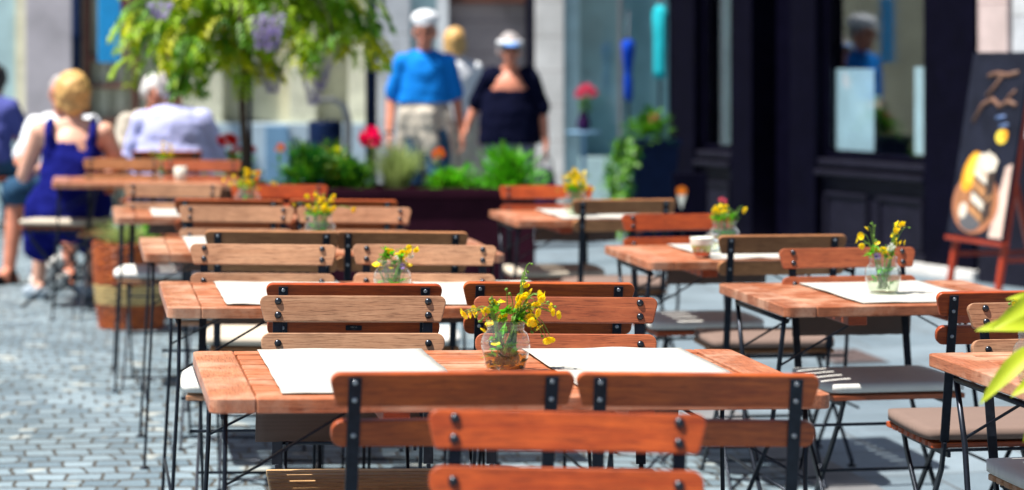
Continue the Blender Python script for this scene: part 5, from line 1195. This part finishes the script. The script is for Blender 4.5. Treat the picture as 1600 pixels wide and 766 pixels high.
def human(name, loc, rz, label, j, s, skin, g=1.0, head_turn=0.0, head_tilt=0.0, girl=False, hide_face=False, hs=1.0):
    """one continuous body; returns root and a head frame for hats and hair"""
    r = empty(name, loc, (0,0,rz), label, 'person'); m = MB()
    fx_ = ((0,1,0), 0.72)
    capsule(m, j['pelvis'], .145*s*g, j['waist'], .135*s*g, fx_, 20); capsule(m, j['waist'], .135*s*g, j['chest'], .155*s*(0.6+0.4*g), fx_, 20)
    capsule(m, j['shl']*.72+j['shr']*.28, .085*s, j['shr']*.72+j['shl']*.28, .085*s, fx_)
    capsule(m, j['chest']+V(0,0,.05), .13*s, (j['neck']+j['chest'])*.5+V(0,0,.06), .085*s, fx_, 18)
    capsule(m, j['neck']-V(0,.005,.05), .060*s, (j['neck']*.45+j['head']*.55), .053*s)
    for n_, sx in (('l',-1),('r',1)):
        capsule(m, j['sh'+n_], .058*s*(.6+.4*g), j['el'+n_], .042*s*(.7+.3*g)); capsule(m, j['el'+n_], .041*s*(.7+.3*g), j['wr'+n_], .028*s)
        capsule(m, j['shl' if sx < 0 else 'shr'], .066*s, (j['sh'+n_]+j['chest'])*.5, .07*s)
        add_hand(m, j['wr'+n_], j['el'+n_], sx, s)
        capsule(m, j['hip'+n_], .095*s*(.5+.5*g), j['kn'+n_], .060*s*(.7+.3*g)); capsule(m, j['kn'+n_], .057*s*(.7+.3*g), j['kn'+n_]*.62+j['an'+n_]*.38+V(0,-.012,0), .056*s); capsule(m, j['kn'+n_]*.62+j['an'+n_]*.38+V(0,-.012,0), .056*s, j['an'+n_], .038*s)
        add_foot(m, j['an'+n_], j['toe'+n_], s)
    s = s*hs
    H = Matrix.Translation(j['head']) @ Matrix.Rotation(head_turn, 4, 'Z') @ Matrix.Rotation(head_tilt, 4, 'X')
    P = lambda x, y, z: H @ (V(x, y, z)*s)
    hm = Matrix.Translation(j['head']).inverted()
    m.ell((0,0,0), (.076*s,.094*s,.105*s), 20, 14, 0, H @ Matrix.Translation((0,-.004*s,.022*s)))
    capsule(m, P(0,.030,-.035), .056*s, P(0,.050,-.078), .034*s)                    # jaw and chin
    capsule(m, P(0,.086,.022), .010*s, P(0,.108,-.014), .0135*s, None, 8)            # nose
    capsule(m, P(-.036,.078,.032), .010*s, P(.036,.078,.032), .010*s, None, 8)       # brow
    capsule(m, P(-.016,.083,-.045), .009*s, P(.016,.083,-.045), .009*s, None, 8)     # lips
    for sx in (-1,1): m.ell((0,0,0), (.009*s,.020*s,.031*s), 10, 8, 0, H @ Matrix.Translation((.079*s*sx, -.008*s, .0)))
    body = fuse(m, 'body', skin, r, 0.0078, 5)
    if not hide_face:
        for sx in (-1,1):
            e = MB(); e.ell((0,0,0), (.011*s,.008*s,.007*s), 10, 8, 0, H @ Matrix.Translation((.031*s*sx, .083*s, .012*s))); e.build('eye', 'eye', r)
        e = MB(); e.ell((0,0,0), (.022*s,.007*s,.006*s), 12, 8, 0, H @ Matrix.Translation((0, .0905*s, -.046*s))); e.build('mouth', 'lip', r)
    return r, H
def hair_cap(r, H, s, mat, back=0.0, low=0.0, vol=1.0, name='hair', neck=False):
    m = MB(); m.ell((0,0,0), (.086*s*vol,.100*s*vol,.104*s*vol), 20, 14, 0, H @ Matrix.Translation((0,-.018*s,.036*s)))
    if low: 
        for sx in (-1,1): capsule(m, H @ (V(.070*sx,-.02,.02)*s), .030*s*vol, H @ (V(.072*sx,-.035,-low)*s), .026*s*vol)
        capsule(m, H @ (V(0,-.06,.03)*s), .062*s*vol, H @ (V(0,-.062,-low)*s), .058*s*vol, ((0,1,0),0.75))
    fuse(m, name, mat, r, 0.008, 3, 0.006)
def shirt(r, j, s, mat, g=1.0, sleeve=0.75, hem=0.0, puff=1.0, name='shirt', vneck=False):
    m = MB(); fx_ = ((0,1,0), 0.75); k = 0.016
    z0 = j['pelvis'].z+hem; rb = .155*s*g*puff+k; rw_ = .150*s*g*puff+k; rc = .162*s*(.6+.4*g)+k; rings = [(V(j['pelvis'].x, j['pelvis'].y, z0), rb), (j['waist'].lerp(j['chest'], .0) if j['waist'].z > z0+.03 else V(j['waist'].x, j['waist'].y, z0+.03), rw_), (j['chest'], rc)] + ([(j['chest']+V(0,0,.005), rc*.96)] if vneck else [(j['chest']+V(0,0,.11), rc*.86)]); n = 24
    vs_ = [c+V(r_*math.cos(6.28319*q/n), .75*r_*math.sin(6.28319*q/n), 0) for c, r_ in rings for q in range(n)]; m.add(vs_, [(i*n+q, i*n+(q+1)%n, (i+1)*n+(q+1)%n, (i+1)*n+q) for i in range(3) for q in range(n)]+[tuple(range(n-1,-1,-1)), tuple(3*n+q for q in range(n))], 0, True)
    if vneck:
        for a_, b_ in (('shl','shr'), ('shr','shl')): capsule(m, j[a_]*.92+j[b_]*.08, .085*s+k, j[a_]*.74+j[b_]*.26-V(0,0,.01), .070*s+k, fx_); capsule(m, j[a_]*.74+j[b_]*.26-V(0,0,.02), .088*s+k, j['chest']-V(0,0,.03), .14*s+k, fx_)
    else: capsule(m, j['shl']*.72+j['shr']*.28, .085*s+k, j['shr']*.72+j['shl']*.28, .085*s+k, fx_)
    if not vneck: capsule(m, j['chest']+V(0,0,.05), .13*s+k, (j['neck']+j['chest'])*.5+V(0,0,.055), .078*s+k, fx_, 18)
    if not vneck: capsule(m, j['chest']-V(0,0,.01), rc, j['chest']+V(0,0,.02), rc, fx_, 20)
    for n_ in 'lr':
        e = j['sh'+n_].lerp(j['el'+n_], sleeve if sleeve <= 1 else 1.0)
        capsule(m, j['sh'+n_], .058*s*(.6+.4*g)+k*.6, e, .052*s*(.6+.4*g)+k); capsule(m, j['sh'+n_], .068*s+k*.6, (j['sh'+n_]+j['chest'])*.5, .08*s+k*.6)
        if sleeve > 1: capsule(m, j['el'+n_], .052*s+k*.6, j['el'+n_].lerp(j['wr'+n_], sleeve-1), .036*s+k*.6)
    return fuse(m, name, mat, r, 0.010, 5, 0.004)
def trousers(r, j, s, mat, g=1.0, to=1.9, name='trousers', loose=1.0):
    m = MB(); k = 0.014; capsule(m, j['pelvis']+V(0,0,.04), .150*s*g+k, j['pelvis'], .152*s*g+k, ((0,1,0),.74), 20)
    for n_ in 'lr':
        kn = j['hip'+n_].lerp(j['kn'+n_], min(1, to)); capsule(m, j['hip'+n_], .100*s*(.5+.5*g)+k, kn, .068*s*(.7+.3*g)*loose+k)
        if to > 1: capsule(m, j['kn'+n_], .066*s*(.7+.3*g)*loose+k, j['kn'+n_].lerp(j['an'+n_], to-1), .052*s*loose+k)
    return fuse(m, name, mat, r, 0.011, 5, 0.004)
def shoes(r, j, s, mat):
    for n_ in 'lr':
        m = MB(); an, toe = j['an'+n_], j['toe'+n_]; d = toe-an; d.z = 0; d.normalize(); h = an-d*0.055*s; h.z = .042*s
        capsule(m, h, .046*s, V(toe.x,toe.y,.034*s)+d*.01*s, .040*s, ((0,0,1),.85)); capsule(m, an-V(0,0,.02), .048*s, V(toe.x,toe.y,.035*s)-d*.05*s, .044*s)
        fuse(m, 'shoe', mat, r, 0.009, 3)

# man in the blue shirt, walking towards us
Y0 = 19.5; x0 = WX(664, Y0); j, s = stand_pose(1.80)
j['anl'] += V(0.0,.16,0.0); j['knl'] += V(0,.12,0.02); j['toel'] += V(0,.16,.02); j['anr'] += V(0,-.14,.03); j['toer'] += V(0,-.14,0); j['knr'] += V(0,.02,0)
# facing -Y: his local x is flipped in the picture (local -x = picture right)
j['ell'] = j['shl']+V(-.075,-.02,-.29); j['wrl'] = j['ell']+V(-.035,.07,-.26); j['elr'] = j['shr']+V(.085,-.04,-.29); j['wrr'] = j['elr']+V(.02,.10,-.25)
mb_, H = human('person', (x0, Y0, gxy(x0, Y0)), math.pi+R(4), 'man in blue T-shirt and white cap with a beige jacket around his waist', j, s, 'skin_ruddy', 1.12, R(-14), R(-3), hs=1.10)
s0 = s; s = s*1.10
shirt(mb_, j, s0, 'cloth_blue', 1.20, 0.80, 0.135, 1.06); trousers(mb_, j, s0, 'cloth_denim', 1.1); shoes(mb_, j, s0, 'shoe_grey'); hair_cap(mb_, H, s, 'hair_grey', vol=0.94)
m_ = MB(); m_.ell((0,0,0), (.096*s,.114*s,.064*s), 20, 12, 0, H @ Matrix.Translation((0,-.010*s,.100*s))); capsule(m_, H @ V(-.045,.095,.080), .018, H @ V(.045,.095,.080), .018, ((0,0,1),.4)); capsule(m_, H @ V(-.03,.14,.072), .02, H @ V(.03,.14,.072), .02, ((0,0,1),.3)); fuse(m_, 'cap', 'cloth_white', mb_, 0.008, 3); s = s0
for sx in (-1,1):
    e = MB(); e.ell((0,0,0), (.026,.010,.018), 12, 8, 0, H @ Matrix.Translation((.036*sx,.094,.018))); e.build('sunglass_lens', 'eye', mb_)
m_ = MB(); capsule(m_, j['pelvis']+V(0,-.005,.03), .208*s, j['pelvis']+V(0,-.01,-.10), .205*s, ((0,1,0),.80), 20)
for sx in (-1,1): capsule(m_, j['pelvis']+V(.155*sx,.09,.03), .060, j['pelvis']+V(.19*sx,.06,-.38), .052, ((0,1,0),.6))
capsule(m_, j['pelvis']+V(-.02,.175,.05), .050, j['pelvis']+V(-.08,.185,-.30), .040); capsule(m_, j['pelvis']+V(.03,.175,.05), .050, j['pelvis']+V(-.02,.19,-.22), .040); capsule(m_, j['pelvis']+V(0,-.12,0), .14, j['pelvis']+V(0,-.12,-.42), .15, ((0,1,0),.4)); fuse(m_, 'jacket', 'cloth_beige', mb_, 0.010, 4, 0.004)
MB().lathe([(.030,-.012),(.034,-.012),(.034,.012),(.030,.012)], 16, 0, Matrix.Translation(j['wrr'])).build('watch', 'shoe_black', mb_)

# woman in the navy top holding his hand
x1 = WX(797, Y0-0.2); j, s = stand_pose(1.64)
j['elr'] = j['shr']+V(.115,-.07,-.22); tgt = Matrix.Rotation(-(math.pi-R(3)), 4, 'Z') @ (Vector((x0, Y0, 0)) + Matrix.Rotation(math.pi+R(4), 4, 'Z') @ V(-.335,.05,.93) - Vector((x1, Y0-.2, 0)))
j['wrr'] = V(min(tgt.x, .42), tgt.y*0.6+.06, .93); j['ell'] = j['shl']+V(-.09,-.01,-.27); j['wrl'] = j['ell']+V(-.03,.06,-.24)
j['anl'] += V(0,.10,0); j['toel'] += V(0,.10,0); j['knl'] += V(0,.08,0)
wb_, H = human('person', (x1, Y0-0.2, gxy(x1, Y0)), math.pi-R(3), 'woman in navy V-neck top and blue white sun visor', j, s, 'skin_ruddy', 1.35, R(8), R(-2), hs=1.12)
for sx in (-1,1):
    e = MB(); e.ell((0,0,0), (.026,.010,.018), 12, 8, 0, H @ Matrix.Translation((.036*sx,.090,.014))); e.build('sunglass_lens', 'eye', wb_)
shirt(wb_, j, s, 'cloth_navy', 1.50, 0.85, -.10, 1.04, 'top', True); trousers(wb_, j, s, 'cloth_slate', 1.35); shoes(wb_, j, s, 'shoe_grey'); hair_cap(wb_, H, s*1.1, 'hair_grey', 0, .02, 1.04)
m_ = MB(); m_.lathe([(.104*s,-.012),(.109*s,-.012),(.107*s,.022),(.102*s,.022)], 32, 0, H @ Matrix.Translation((0,-.008,.060)) @ Matrix.Diagonal((1,1.12,1,1))); m_.build('visor_band', 'cloth_white', wb_)
m_ = MB(); capsule(m_, H @ V(-.05,.105,.058), .020, H @ V(.05,.105,.058), .020, ((0,0,1),.35)); capsule(m_, H @ V(-.035,.15,.045), .022, H @ V(.035,.15,.045), .022, ((0,0,1),.3)); fuse(m_, 'visor_peak', 'cloth_skyband', wb_, 0.008, 3)
bgp = Matrix.Translation((x1, Y0-0.2, gxy(x1,Y0))) @ Matrix.Rotation(math.pi-R(3), 4, 'Z') @ (j['wrl']+V(-.0,.06,-.10))
m_ = MB(); capsule(m_, V(0,0,-.30), .10, V(0,0,-.14), .075, ((0,1,0),.6)); hb = fuse(m_, 'handbag', 'cloth_purple', None, 0.010, 4, 0.004); hb.location = bgp; tag(hb, 'dark purple handbag carried by the woman in navy', 'handbag')
MB().tube([(-.055,0,-.10),(-.045,0,-.02),(0,0,.02),(.045,0,-.02),(.055,0,-.10)], .006, 8).build('handle', 'shoe_black', hb)

# fair haired person walking behind the man
Y2 = 21.2; x2 = WX(711, Y2); j, s = stand_pose(1.72)
pb_, H = human('person', (x2, Y2, gxy(x2, Y2)), R(20), 'fair haired person in white top half hidden behind the man in blue', j, s, 'skin_fair', 1.0, 0, 0, hide_face=True)
shirt(pb_, j, s, 'cloth_white', 1.05, 0.7, 0.0); trousers(pb_, j, s, 'cloth_beige', 1.0); shoes(pb_, j, s, 'shoe_black'); hair_cap(pb_, H, s, 'hair_blond', 0, .05, 1.08)

# seated group on the left ---------------------------------------------------------------
def seat_chair(x, y, rz, label, wn):
    o = copy_tree(chair0); o.location = (x, y, gxy(x, y)); o.rotation_euler = (0, 0, rz); tag(o, label, 'chair', 'slatted folding chairs at the cafe tables'); PEND.append((o, wn)); return o
sx_, sy_ = WX(102, 14.3), 14.35
ch_ = seat_chair(sx_, sy_, R(78), 'side on chair with crossed iron legs under the woman in royal blue', 'wood_brown'); CHAIRS['side'] = ch_
cushion('side', 'cushion_beige', 'beige cushion beneath the woman in royal blue')
j, s = sit_pose(1.66, 0.50, 0.86)
for n_, sg_ in (('l',-1),('r',1)):
    j['kn'+n_] = j['hip'+n_]+V(.06*sg_-.04,.38,-.02); j['an'+n_] = V(j['kn'+n_].x-.03, j['kn'+n_].y-.02, .085); j['toe'+n_] = j['an'+n_]+V(-.07,.14,-.055)
    j['el'+n_] = j['sh'+n_]+V(.10*sg_,.06,-.25); j['wr'+n_] = j['el'+n_]+V(-.06*sg_,.23,.02)
wx = WX(116, 14.5)
wo, H = human('person', (wx, 14.42, gxy(wx, 14.4)), R(6), 'blond woman in royal blue strapped dress seated with her back to us', j, s, 'skin_fair', 1.22, R(8), R(-6), hide_face=True)
hair_cap(wo, H, s, 'hair_blond', 0, .050, 1.27)
m_ = MB(); fx_ = ((0,1,0), .76); capsule(m_, j['pelvis']+V(0,-.01,-.03), .205, j['waist'], .185, fx_, 22); capsule(m_, j['waist'], .185, j['chest']+V(0,0,-.05), .180, fx_, 22)
for n_, sg_ in (('l',-1),('r',1)):
    capsule(m_, j['chest']+V(.115*sg_,-.075,-.0), .036, j['chest']+V(.125*sg_,-.075,.12), .024); capsule(m_, j['chest']+V(.125*sg_,-.075,.12), .022, j['chest']+V(.12*sg_,0,.185), .020); capsule(m_, j['chest']+V(.12*sg_,0,.185), .020, j['chest']+V(.10*sg_,.10,.05), .03)
    capsule(m_, j['hip'+n_], .135, j['kn'+n_], .10); capsule(m_, j['kn'+n_], .10, j['kn'+n_]+V(-.02,.02,-.22), .10)
capsule(m_, j['hipl']+V(-.04,-.02,-.02), .14, j['hipl']+V(-.09,.0,-.24), .10, ((0,1,0),.6)); fuse(m_, 'dress', 'cloth_royal', wo, 0.010, 5, 0.005)
shoes(wo, j, s, 'shoe_grey')

# companion in denim shorts beyond her, turned towards us
j, s = sit_pose(1.74, 0.50, 0.84)
for n_, sg_ in (('l',-1),('r',1)): j['kn'+n_] = j['hip'+n_]+V(.075*sg_,.42,.0); j['an'+n_] = V(j['kn'+n_].x+.03*sg_, j['kn'+n_].y+.06, .085); j['toe'+n_] = j['an'+n_]+V(.05*sg_,.15,-.055)
cx_, cy_ = WX(98, 16.1), 16.15
ch_ = seat_chair(cx_, cy_, math.pi-R(8), 'chair hidden behind the woman in blue, under the man in shorts', 'wood_brown')
cm_, H = human('person', (cx_, cy_, gxy(cx_, cy_)), math.pi-R(8), 'seated man in white shirt and denim shorts, mostly behind the woman in blue', j, s, 'skin_ruddy', 1.15, 0, 0)
shirt(cm_, j, s, 'cloth_white', 1.15, .8, 0.0); trousers(cm_, j, s, 'cloth_denim', 1.1, 1.0, 'shorts', 1.25); hair_cap(cm_, H, s, 'hair_grey')
for n_ in 'lr':
    m = MB(); an, toe = j['an'+n_], j['toe'+n_]; d = toe-an; d.z = 0; d.normalize(); capsule(m, V(an.x,an.y,.012)-d*.06, .04, V(toe.x,toe.y,.012)+d*.02, .044, ((0,0,1),.3)); capsule(m, an-V(0,0,.01), .047, an-V(0,0,.03), .047); capsule(m, V(toe.x,toe.y,.035)-d*.06, .040, V(toe.x,toe.y,.035)-d*.03, .040); fuse(m, 'sandal', 'shoe_black', cm_, 0.009, 2)

# man in the pale lilac shirt, back to us
mx, my = WX(270, 15.75), 15.75; j, s = sit_pose(1.80, 0.50, 0.95)
for n_, sg_ in (('l',-1),('r',1)): j['el'+n_] = j['sh'+n_]+V(.09*sg_,.07,-.26)
ch_ = seat_chair(mx, my, R(0), 'chair under the man in the pale lilac shirt', 'wood_brown')
ml, H = human('person', (mx, my, gxy(mx, my)), R(2), 'broad man in pale lilac shirt sitting with his back to us under the tree', j, s, 'skin_ruddy', 1.35, R(-14), R(-4), hide_face=True)
shirt(ml, j, s, 'cloth_lilac', 1.45, .95, 0.0, 1.05); trousers(ml, j, s, 'cloth_slate', 1.2); shoes(ml, j, s, 'shoe_black'); hair_cap(ml, H, s, 'hair_grey', 0, .015, 1.04)
# white haired person across from him
ox, oy = WX(240, 17.2), 17.2; j, s = sit_pose(1.68, 0.50, 0.86); ch_ = seat_chair(ox, oy, math.pi, 'chair of the white haired person across the table', 'wood_brown')
ow, H = human('person', (ox, oy, gxy(ox, oy)), math.pi+R(14), 'white haired person seated beyond the man in the lilac shirt', j, s, 'skin_ruddy', 1.1)
shirt(ow, j, s, 'cloth_beige', 1.1, .8); trousers(ow, j, s, 'cloth_slate', 1.0); shoes(ow, j, s, 'shoe_black'); hair_cap(ow, H, s, 'hair_white', 0, .01, 1.06)
# person cut by the left edge
lx, ly = WX(-14, 20.0), 20.0; j, s = sit_pose(1.72, 0.50, 0.93); ch_ = seat_chair(lx, ly, R(-25), 'chair of the dark haired person at the left edge', 'wood_brown')
lp, H = human('person', (lx, ly, gxy(lx, ly)), R(-25), 'dark haired person in blue violet shirt seated at the far left edge', j, s, 'skin', 1.1, hide_face=True)
shirt(lp, j, s, 'cloth_violet', 1.15, .9); trousers(lp, j, s, 'cloth_denim', 1.0); shoes(lp, j, s, 'shoe_black'); hair_cap(lp, H, s, 'hair_dark', 0, .05, 1.15)
# pale tote on the ground by the woman's feet
bgx, bgy = WX(78, 15.3), 15.25; tb = empty('tote_bag', (bgx, bgy, gxy(bgx, bgy)), (0,0,0.3), 'pale cloth bag on the cobbles by the seated woman', 'bag')
m_ = MB(); capsule(m_, V(-.06,0,.06), .06, V(.07,0,.06), .06, ((0,1,0),.7)); capsule(m_, V(-.04,0,.10), .06, V(.05,0,.17), .05, ((0,1,0),.6)); fuse(m_, 'bag_body', 'cushion_white', tb, 0.009, 4, 0.008)
MB().tube([(-.05,0,.20),(-.03,0,.28),(.03,0,.28),(.05,0,.20)], .006, 8).build('handle', 'shoe_black', tb)

for o, wn in PEND: recolor(o, 'wood_tan', wn)
for ch in CHAIRS['f1l'].children:
    if ch.name.startswith('seat') and 'rail' not in ch.name: ch.material_slots[0].material = MATS['bamboo']
# bake the fused bodies and clothes in one go
dg = bpy.context.evaluated_depsgraph_get()
baked = [bpy.data.meshes.new_from_object(o.evaluated_get(dg)) for o, _, _ in FUSED]
for (o, mat, rn), me in zip(FUSED, baked):
    o.modifiers.clear(); me.materials.clear(); me.materials.append(MATS[mat])
    if rn:
        nv = len(me.vertices); co = [0.0]*(nv*3); no = [0.0]*(nv*3); me.vertices.foreach_get('co', co); me.vertices.foreach_get('normal', no)
        for i in range(0, nv*3, 3):
            p = Vector(co[i:i+3]); a = rn*(mnoise.noise(p*22)+0.7*mnoise.noise(Vector((p.x*75,p.y*75,p.z*12)))) if 'hair' in o.name else rn*2.2*(mnoise.noise(Vector((p.x*9,p.y*9,p.z*14)))+0.45*mnoise.noise(p*27))
            for k in range(3): co[i+k] += no[i+k]*a
        me.vertices.foreach_set('co', co); me.update()
    me.polygons.foreach_set('use_smooth', [True]*len(me.polygons)); o.data = me
